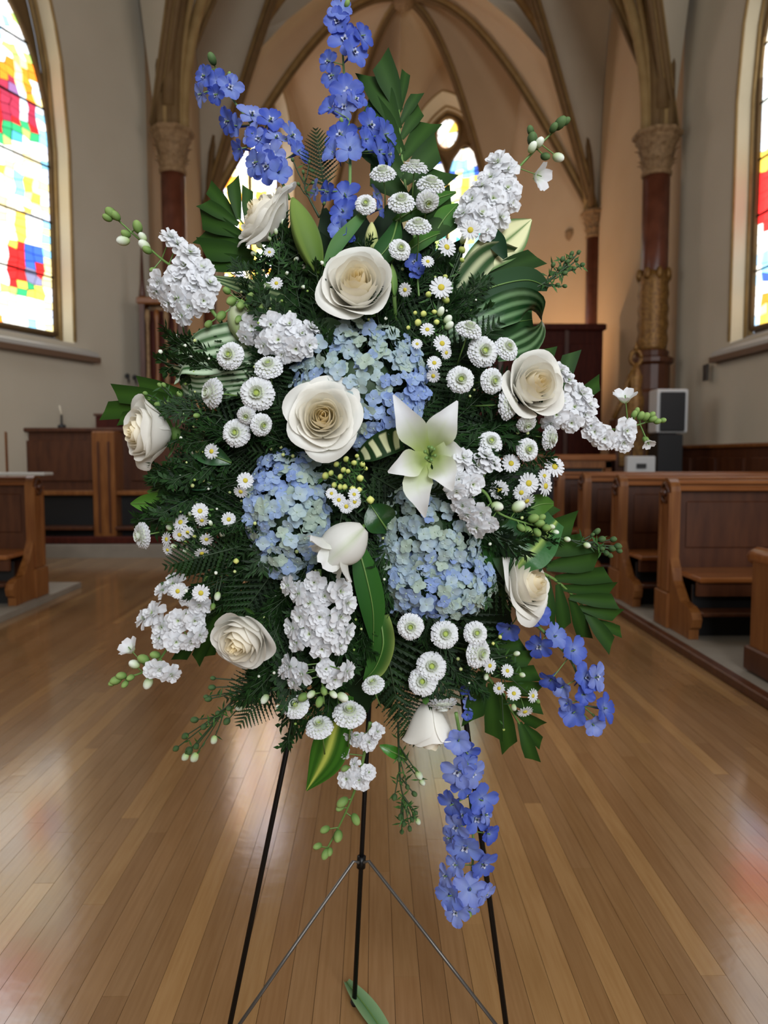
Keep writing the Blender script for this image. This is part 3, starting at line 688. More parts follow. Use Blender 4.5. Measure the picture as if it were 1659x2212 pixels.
lgm = MB().box(-5.0, -2.52, 5.70, 5.86, 1.012, 1.035, bev=0.004).obj('book_ledge', 'sill', bpy.data.objects['pew.004']); lgm.matrix_basis = Matrix.Translation((2.68, -6.02, 0))

# far left choir stall
def stall(label, X0, X1, Y, h):
    root = thing('choir_stall', label, 'choir stall', (X0, Y, 0.155)); w = X1 - X0
    MB().box(0, w, 0, 0.05, 0, h).obj('back_board', 'wood_dark', root)
    MB().box(-0.03, w + 0.03, -0.06, 0.09, h, h + 0.05, bev=0.01).obj('top_rail', 'wood_dark', root)
    n = int(w / 0.85)
    for k in range(n + 1):
        x = w * k / n
        MB().box(x - 0.13, x + 0.13, -0.3, 0.0, 0, h, bev=0.012).obj('post', 'wood', root)
        for q in (-0.07, 0.05): MB().box(x + q, x + q + 0.025, -0.312, -0.298, 0.12, h - 0.12).obj('flute', 'wood_dark', root)
    for k in range(n):
        x0 = w * k / n + 0.13; x1 = w * (k + 1) / n - 0.13
        MB().box(x0 + 0.1, x1 - 0.1, -0.03, 0, h * 0.55, h - 0.1, bev=0.008).obj('panel', 'wood_dark', root)
        MB().box(x0, x1, -0.28, 0, h * 0.43, h * 0.47, bev=0.006).obj('seat', 'wood', root)
        MB().box(x0, x1, -0.1, 0, 0.02, h * 0.43).obj('kick_board', 'black', root)
        MB().box(x0, x1, -0.34, -0.1, h * 0.12, h * 0.15, bev=0.004).obj('foot_board', 'wood_dark', root)
    return root
xs = P(240, 1000, 8.95).x
stall('long dark choir stall with square posts below the left window', xs - 1.25, xs + 1.25, 9.0, P(240, 925, 8.95).z - 0.2)
stp = MB().box(-4.25, -1.6, 8.60, 8.68, 0.156, 0.24, bev=0.01).obj('stall_step', 'wood_red'); tag(stp, 'dark red step in front of the left choir stall', 'step')
q = P(132, 922, 9.0); t = thing('reading_lamp', 'thin dark candle lamp on the left choir stall rail', 'lamp', (q.x, 9.02, P(240, 925, 8.95).z + 0.005))
MB().lathe([(0.05, 0), (0.05, 0.03), (0.015, 0.05), (0.012, 0.16)], 8).obj('holder', 'slot', t, smooth=True); MB().tube([(0, 0, 0.15), (-0.02, 0, 0.27)], [0.012, 0.008], 6).obj('candle', 'wax', t, smooth=True)
q = P(228, 922, 9.35); t = thing('music_stand', 'small dark box standing behind the left choir stall', 'box', (q.x, 9.35, 0.14))
MB().box(-0.12, 0.16, 0, 0.2, 0, P(228, 897, 9.35).z - 0.14, bev=0.01).obj('body', 'wood_red', t); MB().box(-0.14, 0.18, -0.02, 0.22, P(228, 897, 9.35).z - 0.15, P(228, 897, 9.35).z - 0.12).obj('lid', 'wood_dark', t)

# ================================================================ EASEL
def front_surf(px, py):
    r = ((px - 770) / 560) ** 2 + ((py - 980) / 820) ** 2
    return 1.36 - 0.15 * max(0.0, 1 - r)
def FS(px, py, d=0.0): return P(px, py, front_surf(px, py) + d)
easel = thing('wire_easel', 'black wire tripod easel holding up the flower spray', 'easel', (0, 1.35, 0))
E0 = Vector((0, -1.35, 0))
def ray_plane(px, py, z):
    d = ray(px, py); t = (z - CAMZ) / d.z; return Vector((0, 0, CAMZ)) + d * t
def line3(px0, py0, Y0, px1, py1, Y1): return P(px0, py0, Y0), P(px1, py1, Y1)
def leg_pts(a, b, z0, z1):
    f = lambda z: a + (b - a) * ((z - a.z) / (b.z - a.z)); return [f(z0) + E0, f(z1) + E0]
la, lb = line3(635, 1545, 1.375, 497, 2212, 1.315)
ra, rb = line3(1008, 1570, 1.375, 1093, 2212, 1.315)
MB().tube(leg_pts(la, lb, 0.0, 1.35), 0.0052, 8).obj('leg', 'iron', easel, smooth=True)
MB().tube(leg_pts(ra, rb, 0.0, 1.35), 0.0052, 8).obj('leg', 'iron', easel, smooth=True)
foot = ray_plane(765, 2172, 0.0); top = P(789, 1690, 1.50)
MB().tube(leg_pts(foot, top, 0.0, 1.05), 0.0052, 8).obj('leg', 'iron', easel, smooth=True)
MB().ball(foot + E0 + Vector((0, 0, 0.008)), 0.008, seg=8, rings=6).obj('foot_cap', 'black', easel, smooth=True)
col = foot + (top - foot) * ((P(783, 1850, 1.515).z) / top.z); dirr = (top - foot).normalized()
MB().tube([col + E0 - dirr * 0.012, col + E0 + dirr * 0.012], 0.0095, 10).obj('collar', 'iron', easel, smooth=True)
fl = leg_pts(la, lb, 0.06, 0.05)[0]; fr = leg_pts(ra, rb, 0.06, 0.05)[0]
for e, s in ((fl, -1), (fr, 1)):
    c0 = col + E0 + Vector((0.004 * s, -0.01, 0.004)); c1 = c0 + Vector((0.012 * s, 0, 0.003))
    MB().tube([c0, c1, c1 + (e - c1) * 0.5, e], 0.0036, 8).obj('brace', 'steel', easel, smooth=True, label='bare grey wire brace')
MB().tube([leg_pts(la, lb, 1.2, 1.2)[0], leg_pts(ra, rb, 1.2, 1.2)[0]], 0.004, 6).obj('crossbar', 'iron', easel, smooth=True)
MB().tube([leg_pts(la, lb, 1.0, 1.0)[0], leg_pts(ra, rb, 1.0, 1.0)[0]], 0.004, 6).obj('crossbar', 'iron', easel, smooth=True)
MB().tube([leg_pts(foot, top, 1.05, 1.05)[0], leg_pts(la, lb, 1.2, 1.2)[0]], 0.004, 6).obj('hinge_bar', 'iron', easel, smooth=True)

# ================================================================ FLOWER TOOLS
def crv(pts, n):
    """Catmull-Rom through tuples"""
    pts = [tuple(p) for p in pts]; m = len(pts)
    if m == 2: return [tuple(pts[0][k] + (pts[1][k] - pts[0][k]) * i / n for k in range(len(pts[0]))) for i in range(n + 1)]
    out = []
    for i in range(n + 1):
        t = i / n * (m - 1); j = min(int(t), m - 2); t -= j
        p0, p1, p2, p3 = pts[max(j - 1, 0)], pts[j], pts[j + 1], pts[min(j + 2, m - 1)]
        out.append(tuple(0.5 * (2 * b + (c - a) * t + (2 * a - 5 * b + 4 * c - d) * t * t + (3 * b - a - 3 * c + d) * t ** 3) for a, b, c, d in zip(p0, p1, p2, p3)))
    return out
def ribbon(name, pts, m, colfn, parent=None, base=Vector((0, 0, 0)), nu=8, nv=20, cup=0.0, kind=None, ruf=0.0):
    """pts: (px,py,dY,width_px,twist_deg)  dY = depth offset from the front surface"""
    sm = crv(pts, nv); C = [FS(p[0], p[1], p[2]) for p in sm]; V = []; Fc = []; cs = []
    for i, p in enumerate(sm):
        t = (C[min(i + 1, nv)] - C[max(i - 1, 0)]).normalized(); vw = (C[i] - Vector((0, 0, CAMZ))).normalized()
        sd = t.cross(vw).normalized(); sd = Quaternion(t, math.radians(p[4])) @ sd; nn = sd.cross(t).normalized()
        if nn.dot(vw) > 0: nn = -nn
        w = max(0.0005, p[3] * C[i].y / F) / 2
        for j in range(nu + 1):
            u = -1 + 2 * j / nu
            V.append(C[i] + sd * (u * w) + nn * (cup * w * u * u + ruf * w * math.sin(i * 1.3 + u * 2) * abs(u)) - base); cs.append(colfn(u, i / nv))
    for i in range(nv):
        for j in range(nu): Fc.append((i * (nu + 1) + j, i * (nu + 1) + j + 1, (i + 1) * (nu + 1) + j + 1, (i + 1) * (nu + 1) + j))
    return inst(name, mesh(name, V, Fc, m, cs), parent, kind=kind)
def petal(mb, L, W, tilt, bend, az, prof, col, nu=4, nv=5, cup=0.15, wave=0.0, ph=0.0, r0=0.0, z0=0.0, tw=0.0):
    """petal from the centre outwards; tilt/bend in rad above the xy plane"""
    V = []; cs = []; x, z = r0, z0; a = tilt; ca, sa = math.cos(az), math.sin(az)
    for i in range(nv + 1):
        v = i / nv
        if i: a = tilt + bend * v; x += math.cos(a) * L / nv; z += math.sin(a) * L / nv
        w = W / 2 * prof(v)
        for j in range(nu + 1):
            u = -1 + 2 * j / nu
            yy = u * w; oz = cup * w * u * u + wave * math.sin(ph + 4.0 * u + 2.5 * v) * v; ox = -math.sin(a) * oz + tw * u * v; zz = z + math.cos(a) * oz; xx = x + ox
            V.append((xx * ca - yy * sa, xx * sa + yy * ca, zz)); cs.append(col(v, u))
    Fc = [(i * (nu + 1) + j, i * (nu + 1) + j + 1, (i + 1) * (nu + 1) + j + 1, (i + 1) * (nu + 1) + j) for i in range(nv) for j in range(nu)]
    mb.add(V, Fc, cs)
rnd_prof = lambda v: (math.sin(PI * (0.08 + 0.84 * v ** 0.8))) ** 0.6
pt_prof = lambda v: (0.35 + 1.3 * v) * (1 - v ** 3) ** 0.7 if v < 1 else 0.02
wedge_prof = lambda v: 0.25 + 0.9 * v - 0.35 * max(0, v - 0.8) * 4
def facing(n, spin=0.0):
    n = Vector(n).normalized(); q = n.to_track_quat('Z', 'Y'); return q.to_matrix().to_4x4() @ Matrix.Rotation(spin, 4, 'Z')
def nvec(fx, fz, k=1.0): return Vector((fx, -k, fz)).normalized()
WHT = C8(236, 237, 240); IVO = C8(243, 241, 234); CRM = C8(250, 236, 196); LGR = C8(190, 208, 130)
def place(px, py, d, size_px, n, spin=0.0):
    c = FS(px, py, d); s = size_px / 2 * c.y / F
    return c, Matrix.Translation(c) @ facing(n, spin) @ Matrix.Scale(s, 4)

# ---- shared flower meshes (unit radius, facing +Z)
def rose_petal_meshes(kind, seed):
    rn = random.Random(seed); out = []; n = {'open': 32, 'mid': 26, 'bud': 15}[kind]
    for i in range(n):
        t = i / (n - 1); phi = i * 2.399 + rn.uniform(-0.15, 0.15)
        if kind == 'open': rmax = 0.05 + 0.66 * t ** 0.9; H = 1.0 - 0.26 * t; flare = 0.34 * t ** 2.6; curl = 0.30 * t ** 3; span = 1.5 - 0.5 * t
        elif kind == 'mid': rmax = 0.06 + 0.66 * t ** 0.9; H = 1.18 - 0.22 * t; flare = 0.26 * t ** 3.4; curl = 0.24 * t ** 4; span = 1.5 - 0.42 * t
        else: rmax = 0.10 + 0.48 * t; H = 1.35 - 0.15 * t; flare = 0.20 * t ** 3; curl = 0.12 * t ** 3; span = 1.5 - 0.3 * t
        H *= rn.uniform(0.95, 1.05); nu, nv = 12, 9; V = []; cs = []; w1 = rn.uniform(0, 6); amp = 0.012 + 0.035 * t
        for a in range(nv + 1):
            v = a / nv
            for b in range(nu + 1):
                u = -1 + 2 * b / nu
                ve = v * (1 - 0.14 * abs(u) ** 3) + 0.02 * t * v * math.exp(-(u / 0.3) ** 2)
                r = rmax * (1 - (1 - min(1, ve)) ** 2.4) ** 0.75 * (1 - 0.42 * max(0, 1 - 1.4 * t) * ve ** 3) + flare * ve ** 3.2 * (1 - 0.3 * abs(u) ** 3)
                r += 0.02 * abs(u) * t
                z = -0.55 + H * ve ** 0.92 - curl * ve ** 6 + amp * math.sin(w1 + 5 * u) * v
                th = phi + u * span * (0.55 + 0.45 * math.sin(PI * min(1, 0.15 + 0.6 * v)))
                r += amp * 0.8 * math.sin(w1 * 2 + 4 * u) * v
                V.append((r * math.cos(th), r * math.sin(th), z))
                base = mixc(CRM, IVO, min(1, t * 1.35 + 0.05)); cc = mixc(mixc(C8(230, 216, 160), base, v * 1.3 + 0.1), base, 0.5 + t)
                cs.append(cc)
        Fc = [(a * (nu + 1) + b, a * (nu + 1) + b + 1, (a + 1) * (nu + 1) + b + 1, (a + 1) * (nu + 1) + b) for a in range(nv) for b in range(nu)]
        out.append(mesh('petal', V, Fc, 'petal', cs))
    return out
ROSE = {('open', 0): rose_petal_meshes('open', 1), ('open', 1): rose_petal_meshes('open', 5), ('mid', 0): rose_petal_meshes('mid', 2), ('mid', 1): rose_petal_meshes('mid', 9), ('bud', 0): rose_petal_meshes('bud', 3)}
mb = MB(); mb.lathe([(0.02, -0.82), (0.12, -0.80), (0.2, -0.68), (0.16, -0.55)], 10); mb.c = [C8(88, 118, 58)] * len(mb.v); HIP = mb.mesh('hip', 'leaf', True)
mb = MB()
petal(mb, 0.55, 0.2, -0.2, 0.9, 0, pt_prof, lambda v, u: C8(72, 112, 48), r0=0.12, z0=-0.62); SEPAL = mb.mesh('sepal', 'leaf', True)
mb = MB().tube([(0, 0, -0.7), (0.05, 0, -1.4), (0, 0.05, -2.2)], 0.06, 6); STEM_R = mb.mesh('stem', 'stem', True)
def rose(px, py, dia, n, kind, label, d=0.0, spin=0.0, var=0):
    n = nvec(*n); c, mx = place(px, py, d, dia, n, spin); root = thing('rose', label, 'flower', c, 'white roses'); L_ = Matrix.Translation(-c) @ mx
    for me in ROSE[(kind, var)]: inst('petal', me, root, L_)
    inst('hip', HIP, root, L_); inst('stem', STEM_R, root, L_)
    for k in range(5): inst('sepal', SEPAL, root, L_ @ Matrix.Rotation(k * 2 * PI / 5, 4, 'Z'))
    return root
def mum_mesh(seed, flat=0.0):
    rn = random.Random(seed); mb = MB()
    rings = [(0.16, 0.30, 1.25, 8), (0.22, 0.36, 0.95, 11), (0.30, 0.42, 0.70, 14), (0.38, 0.46, 0.45, 17), (0.44, 0.48, 0.22, 20), (0.48, 0.52, 0.02, 22), (0.45, 0.50, -0.2, 22)]
    for k, (r0, L_, tl, n) in enumerate(rings):
        for i in range(n):
            col = lambda v, u, k=k: mixc(mixc(LGR, WHT, k / 2.2), WHT, v * 0.7 + 0.12 * k)
            petal(mb, L_ * rn.uniform(0.92, 1.06), 0.21, tl + rn.uniform(-0.08, 0.08), -0.5 if k > 1 else 0.2, 2 * PI * (i + 0.5 * (k % 2)) / n + rn.uniform(-0.05, 0.05),
                  lambda v: 0.55 + 0.9 * v - 0.75 * max(0, v - 0.7) * 2.5, col, nu=2, nv=3, cup=0.5, r0=r0 * 0.85, z0=0.16 - 0.03 * k)
    mb.ball((0, 0, 0.02), 0.74, c=C8(214, 220, 200), seg=14, rings=6, sz=0.28)
    return mb.mesh('petals', 'petal', True)
MUM = [mum_mesh(1), mum_mesh(2), mum_mesh(3)]
mb = MB().ball((0, 0, 0.17), 0.20, seg=10, rings=6, sz=0.7); mb.c = [C8(166, 182, 92)] * len(mb.v); MUMC = mb.mesh('centre', 'leaf', True)
mb = MB().lathe([(0.05, -0.3), (0.3, -0.15), (0.38, 0.0)], 10); mb.c = [C8(80, 112, 56)] * len(mb.v); CALYX = mb.mesh('calyx', 'leaf', True)
mb = MB().tube([(0, 0, -0.2), (0.08, 0.02, -1.2), (0, 0, -2.6)], 0.05, 6); STEM_M = mb.mesh('stem', 'stem', True)
def daisy_mesh(seed, n=15):
    rn = random.Random(seed); mb = MB()
    for k in range(2):
        for i in range(n): petal(mb, 0.78 - 0.08 * k, 0.22, 0.12 + 0.25 * k, -0.25, 2 * PI * (i + 0.5 * k) / n + rn.uniform(-0.07, 0.07), lambda v: 0.6 + 0.7 * v - max(0, v - 0.75) * 2.6, lambda v, u: WHT, nu=2, nv=3, cup=0.3, r0=0.24)
    return mb.mesh('petals', 'petal', True)
DAISY = [daisy_mesh(1), daisy_mesh(2, 13)]
mb = MB().ball((0, 0, 0.05), 0.30, seg=10, rings=6, sz=0.5); mb.c = [C8(196, 180, 62)] * len(mb.v); DAISYC = mb.mesh('centre', 'leaf', True)
def bud_mesh(c0, c1, sz=1.4):
    mb = MB().ball((0, 0, 0), 1.0, seg=8, rings=7, sz=sz); mb.c = [mixc(c0, c1, (v.z / sz + 1) / 2) for v in mb.v]
    mb.v = [Vector((v.x * (1 + 0.08 * math.cos(4 * math.atan2(v.y, v.x))), v.y * (1 + 0.08 * math.cos(4 * math.atan2(v.y, v.x))), v.z)) for v in mb.v]
    return mb.mesh('bud', 'leaf', True)
BUD_G = bud_mesh(C8(84, 118, 54), C8(140, 166, 96)); BUD_W = bud_mesh(C8(150, 176, 100), C8(232, 236, 226)); BUD_D = bud_mesh(C8(40, 64, 34), C8(92, 118, 72))
BUD_Y = bud_mesh(C8(110, 142, 62), C8(222, 222, 130), 0.9)
def stock_floret(seed):
    rn = random.Random(seed); mb = MB()
    for k, (n, L_, tl) in enumerate(((3, 0.50, 1.1), (4, 0.76, 0.7), (5, 0.98, 0.25), (5, 1.08, -0.05))):
        for i in range(n):
            petal(mb, L_ * rn.uniform(0.88, 1.08), 0.98 if k > 1 else 0.66, tl + rn.uniform(-0.15, 0.15), rn.uniform(-0.5, 0.1), 2 * PI * i / n + k * 0.6 + rn.uniform(-0.2, 0.2),
                  lambda v: (0.30 + 0.95 * v) * (1 - 0.55 * max(0, v - 0.72) * 3), lambda v, u, k=k: mixc(LGR if k == 0 else C8(220, 228, 205), WHT, v * 2.2 + 0.15 * k), nu=6, nv=5, cup=0.24, wave=0.06, ph=rn.uniform(0, 6), r0=0.03, z0=0.12 - 0.08 * k)
    return mb.mesh('floret', 'petal', True)
STK = [stock_floret(s) for s in (1, 2, 3, 4)]
def stock_bell(seed):
    rn = random.Random(seed); mb = MB()
    for i in range(5): petal(mb, 1.5, 0.9, 1.0, -0.35, 2 * PI * i / 5 + rn.uniform(-0.2, 0.2), lambda v: 0.35 + 0.9 * math.sin(PI * min(1, 0.1 + 0.75 * v)), lambda v, u: mixc(C8(200, 214, 170), WHT, v * 2), nu=5, nv=5, cup=0.25, wave=0.05, r0=0.08, z0=-0.6)
    return mb.mesh('floret', 'petal', True)
BELL = stock_bell(2)
def delph_floret(seed, c0, c1, bell=False):
    rn = random.Random(seed); mb = MB()
    n = 5
    for i in range(n):
        petal(mb, rn.uniform(0.95, 1.1), 0.92, (1.0 if bell else 0.38) + rn.uniform(-0.1, 0.1), (-0.9 if bell else -0.45) + rn.uniform(-0.15, 0.15), 2 * PI * i / n + rn.uniform(-0.12, 0.12),
              lambda v: (0.35 + 1.0 * v) * (1 - max(0, v - 0.62) ** 1.5 * 3.2), lambda v, u: mixc(mixc(C8(150, 168, 214), c0, v * 2.5), c1, max(0, v - 0.5) * 1.4 + 0.25 * abs(u)), nu=6, nv=6, cup=0.2, wave=0.05, ph=rn.uniform(0, 6), r0=0.05, z0=-0.15)
    return mb.mesh('floret', 'petal', True)
DB = [(C8(122, 144, 214), C8(96, 112, 198)), (C8(98, 120, 206), C8(74, 92, 186)), (C8(140, 156, 218), C8(112, 128, 206)), (C8(82, 104, 196), C8(62, 80, 178))]
DEL = [delph_floret(i, *DB[i % 4]) for i in range(4)]; DELB = [delph_floret(10 + i, *DB[i % 4], bell=True) for i in range(4)]
mb = MB()
for i in range(4): petal(mb, 0.26, 0.18, 0.8, -0.3, PI / 2 * i + 0.4, rnd_prof, lambda v, u: mixc(C8(180, 188, 216), C8(214, 218, 230), v), nu=2, nv=3, z0=-0.02, r0=0.02)
mb.ball((0, 0, 0.08), 0.08, c=C8(60, 60, 84), seg=6, rings=4); BEE = mb.mesh('eye', 'petal', True)
mb = MB().tube([(0, 0, -0.1), (0.05, 0, -0.5), (0.22, 0, -0.95), (0.4, 0, -1.2)], [0.14, 0.1, 0.06, 0.03], 6); mb.c = [C8(88, 104, 182)] * len(mb.v); SPUR = mb.mesh('spur', 'petal', True)
def hyd_floret(seed, c0, c1):
    rn = random.Random(seed); mb = MB()
    for i in range(4): petal(mb, 0.92, 0.98, 0.22 + rn.uniform(-0.15, 0.15), -0.35, PI / 2 * i + rn.uniform(-0.1, 0.1), rnd_prof, lambda v, u: mixc(c0, c1, v), nu=4, nv=4, cup=0.2, wave=0.03, ph=rn.uniform(0, 6), r0=0.02)
    mb.ball((0, 0, 0.06), 0.1, c=C8(196, 214, 196), seg=6, rings=4)
    return mb.mesh('floret', 'petal', True)
HY = [(C8(190, 206, 210), C8(172, 194, 214)), (C8(192, 208, 204), C8(176, 198, 204)), (C8(194, 208, 192), C8(182, 202, 190)), (C8(174, 194, 222), C8(156, 180, 222)), (C8(162, 184, 226), C8(142, 166, 220))]
HYD = [hyd_floret(i, *HY[i]) for i in range(5)]
mb = MB().tube([(0, 0, -0.1), (0.1, 0, -1.2), (0, 0.1, -2.4)], 0.06, 5); mb.c = [C8(150, 172, 150)] * len(mb.v); PEDI = mb.mesh('pedicel', 'leaf', True)

# ================================================================ FOAM + HIDDEN GREENERY
fc = P(775, 1040, 1.315); foam = thing('floral_foam', 'green foam block in a cage behind the blooms, tied to the easel', 'floral foam', fc)
MB().box(-0.19, 0.19, -0.03, 0.03, -0.26, 0.28, bev=0.03).obj('foam_block', 'foam', foam)
for k in range(8): MB().tube([(-0.19, -0.032, -0.24 + 0.07 * k), (0.19, -0.032, -0.24 + 0.07 * k)], 0.002, 4).obj('cage_wire', 'dark_stem', foam)

def fern_meshes(seed):
    rn = random.Random(seed); mb = MB(); n = 15
    for i in range(n):
        v = (i + 0.6) / n; L_ = 0.40 * (1 - v) ** 0.8 * (0.55 + 0.9 * min(1, v * 3)) + 0.03
        for s in (-1, 1):
            az = s * (1.05 - 0.25 * v); bx = v; 
            ca_, sa_ = math.cos(az), math.sin(az); zz = 0.02 * rn.uniform(-1, 1); c = mixc(C8(10, 26, 9), C8(30, 56, 22), rn.random()); PV = []
            for q in range(17):
                w = q / 16; hw = 0.030 * (1 - w) ** .6 * (1.0 if q % 2 else 0.45) * (.5 + .5 * min(1, L_ / .2)); o = 0.018 * (q % 2)
                for e in (-1, 0, 1): PV.append((bx + ca_ * (L_ * w + o * abs(e)) - sa_ * hw * e, sa_ * (L_ * w + o * abs(e)) + ca_ * hw * e, zz * w + .006 * abs(e)))
            mb.add(PV, [(q * 3 + e, q * 3 + e + 1, q * 3 + e + 4, q * 3 + e + 3) for q in range(16) for e in (0, 1)], c)
            for q in range(0):
                w = (q + 0.5) / 9
                for s2 in (-1, 1):
                    cx = bx + math.cos(az) * L_ * w; cy = math.sin(az) * L_ * w; a2 = az + s2 * 0.9; l2 = 0.046 * (1 - w * 0.6) + 0.012
                    dx, dy = math.cos(a2), math.sin(a2); z = 0.03 * rn.uniform(-1, 1)
                    c = mixc(C8(14, 34, 12), C8(34, 64, 26), rn.random())
                    mb.add([(cx, cy, z), (cx + dx * l2 * .5 - dy * .013, cy + dy * l2 * .5 + dx * .013, z), (cx + dx * l2, cy + dy * l2, z + .005), (cx + dx * l2 * .5 + dy * .013, cy + dy * l2 * .5 - dx * .013, z)], [(0, 1, 2, 3)], c)
    leaves = mb.mesh('leaflets', 'leaf')
    rb = MB().tube([(0, 0, 0), (0.5, 0, 0.01), (1, 0, 0)], [0.012, 0.008, 0.003], 5)
    for i in range(n):
        v = (i + 0.6) / n; L_ = 0.40 * (1 - v) ** 0.8 * (0.55 + 0.9 * min(1, v * 3)) + 0.03
        for s in (-1, 1): az = s * (1.05 - 0.25 * v); rb.tube([(v, 0, 0), (v + math.cos(az) * L_, math.sin(az) * L_, 0)], 0.003, 3, cap=False)
    return leaves, rb.mesh('rachis', 'dark_stem', True)
FERN = [fern_meshes(1), fern_meshes(2)]
def sprig_meshes(seed, needle=0.10, wid=0.012, buds=0, cA=C8(12, 30, 10), cB=C8(34, 64, 25)):
    rn = random.Random(seed); st = MB(); lf = MB(); bd = MB()
    tips = []
    st.tube([(0, 0, 0), (0.5, 0.02, 0.02), (1, 0, 0)], [0.012, 0.009, 0.004], 5, cap=False)
    for i in range(11):
        v = 0.12 + 0.86 * i / 11; s = 1 if i % 2 else -1; L_ = 0.34 * (1.1 - v) + 0.06; az = s * rn.uniform(0.45, 0.8); zz = rn.uniform(-0.1, 0.1)
        e = Vector((v + math.cos(az) * L_, math.sin(az) * L_, zz)); b = Vector((v, 0, 0)); st.tube([b, b + (e - b) * .5 + Vector((0, 0, .01)), e], 0.005, 4, cap=False); tips.append(e)
        for q in range(9):
            w = (q + 1) / 9; p = b + (e - b) * w
            for s2 in (-1, 1):
                a2 = az + s2 * rn.uniform(0.4, 0.9); d = Vector((math.cos(a2), math.sin(a2), rn.uniform(-.4, .4))); n_ = Vector((-d.y, d.x, 0)) * wid; l2 = needle * rn.uniform(.7, 1.2)
                lf.add([p, p + d * l2 * .5 + n_, p + d * l2, p + d * l2 * .5 - n_], [(0, 1, 2, 3)], mixc(cA, cB, rn.random()))
    for k in range(buds):
        e = rn.choice(tips) + Vector((rn.uniform(-.08, .08), rn.uniform(-.08, .08), 0.03)); bd.ball(e, rn.uniform(.018, .03), seg=6, rings=4, c=rn.choice([C8(196, 208, 140), C8(226, 230, 214), C8(140, 166, 84)]))
    return lf.mesh('needles', 'leaf'), st.mesh('stem', 'dark_stem', True), (bd.mesh('buds', 'leaf', True) if buds else None)
SPR = [sprig_meshes(1, 0.11, 0.014, buds=3), sprig_meshes(2, 0.15, 0.018, 1), sprig_meshes(3, 0.10, 0.022, 3)]
def frond_place(px, py, d, ang, length_px, tilt=0.0, roll=0.0):
    """base at px,py ; ang in image plane (0 = right, 90 = up)"""
    c = FS(px, py, d); s = length_px * c.y / F
    X = Vector((math.cos(ang), math.sin(tilt), math.sin(ang))).normalized(); Zc = Vector((0, -1, 0)); Y_ = Zc.cross(X).normalized(); Z_ = X.cross(Y_)
    m = Matrix((X, Y_, Z_)).transposed().to_4x4() @ Matrix.Rotation(roll, 4, 'X') @ Matrix.Scale(s, 4)
    return c, m
def fern(px, py, d, ang, L_, label, tilt=0, roll=0, group='fern fronds behind the flowers', v=0):
    c, m = frond_place(px, py, d, ang, L_, tilt, roll); r = thing('fern_frond', label, 'fern', c, group)
    inst('leaflets', FERN[v][0], r, m, kind='stuff'); inst('rachis', FERN[v][1], r, m); return r
def sprig(px, py, d, ang, L_, label, tilt=0, roll=0, group='fine green filler sprigs', v=0):
    c, m = frond_place(px, py, d, ang, L_, tilt, roll); r = thing('filler_sprig', label, 'greenery', c, group)
    inst('needles', SPR[v][0], r, m, kind='stuff'); inst('stem', SPR[v][1], r, m)
    if SPR[v][2]: inst('buds', SPR[v][2], r, m, kind='stuff')
    return r
rg = random.Random(11)
OUT = [(-90, 0)]
def outline_r(a):
    """silhouette radius in px of the dark greenery mass about (760,1000), angle in deg (0=right, 90=up)"""
    tab = [(0, 350), (30, 400), (50, 470), (70, 500), (90, 480), (110, 500), (130, 420), (150, 380), (180, 400), (200, 420), (215, 430), (235, 450), (255, 530), (275, 570), (295, 590), (315, 540), (335, 440), (360, 370)]
    a %= 360
    for (a0, r0), (a1, r1) in zip(tab, tab[1:]):
        if a0 <= a <= a1: return r0 + (r1 - r0) * (a - a0) / (a1 - a0)
    return 400
for k in range(74):
    a = math.radians(360 * k / 74 * 1.0 + rg.uniform(-4, 4)); ring = k % 3; R_ = outline_r(math.degrees(a))
    L_ = R_ * (0.52, 0.44, 0.46)[ring]; b = R_ * (0.46, 0.30, 0.10)[ring]
    fern(760 + b * math.cos(a), 1000 - b * math.sin(a), (0.05, 0.04, 0.035)[ring], a, L_, 'dark leatherleaf fern frond tucked deep between the blooms', tilt=rg.uniform(-0.15, 0.2), roll=rg.uniform(-0.5, 0.5), v=k % 2)
for k in range(110):
    a = rg.uniform(0, 2 * PI); R_ = outline_r(math.degrees(a)); b = R_ * math.sqrt(rg.uniform(0.02, 0.72)); a2 = a + rg.uniform(-0.6, 0.6)
    sprig(760 + b * math.cos(a), 1000 - b * math.sin(a), rg.uniform(0.015, 0.05), a2, rg.uniform(110, 190), 'fine dark green filler sprig with tiny buds between the blooms', tilt=rg.uniform(-0.4, 0.3), roll=rg.uniform(-1, 1), v=k % 3)
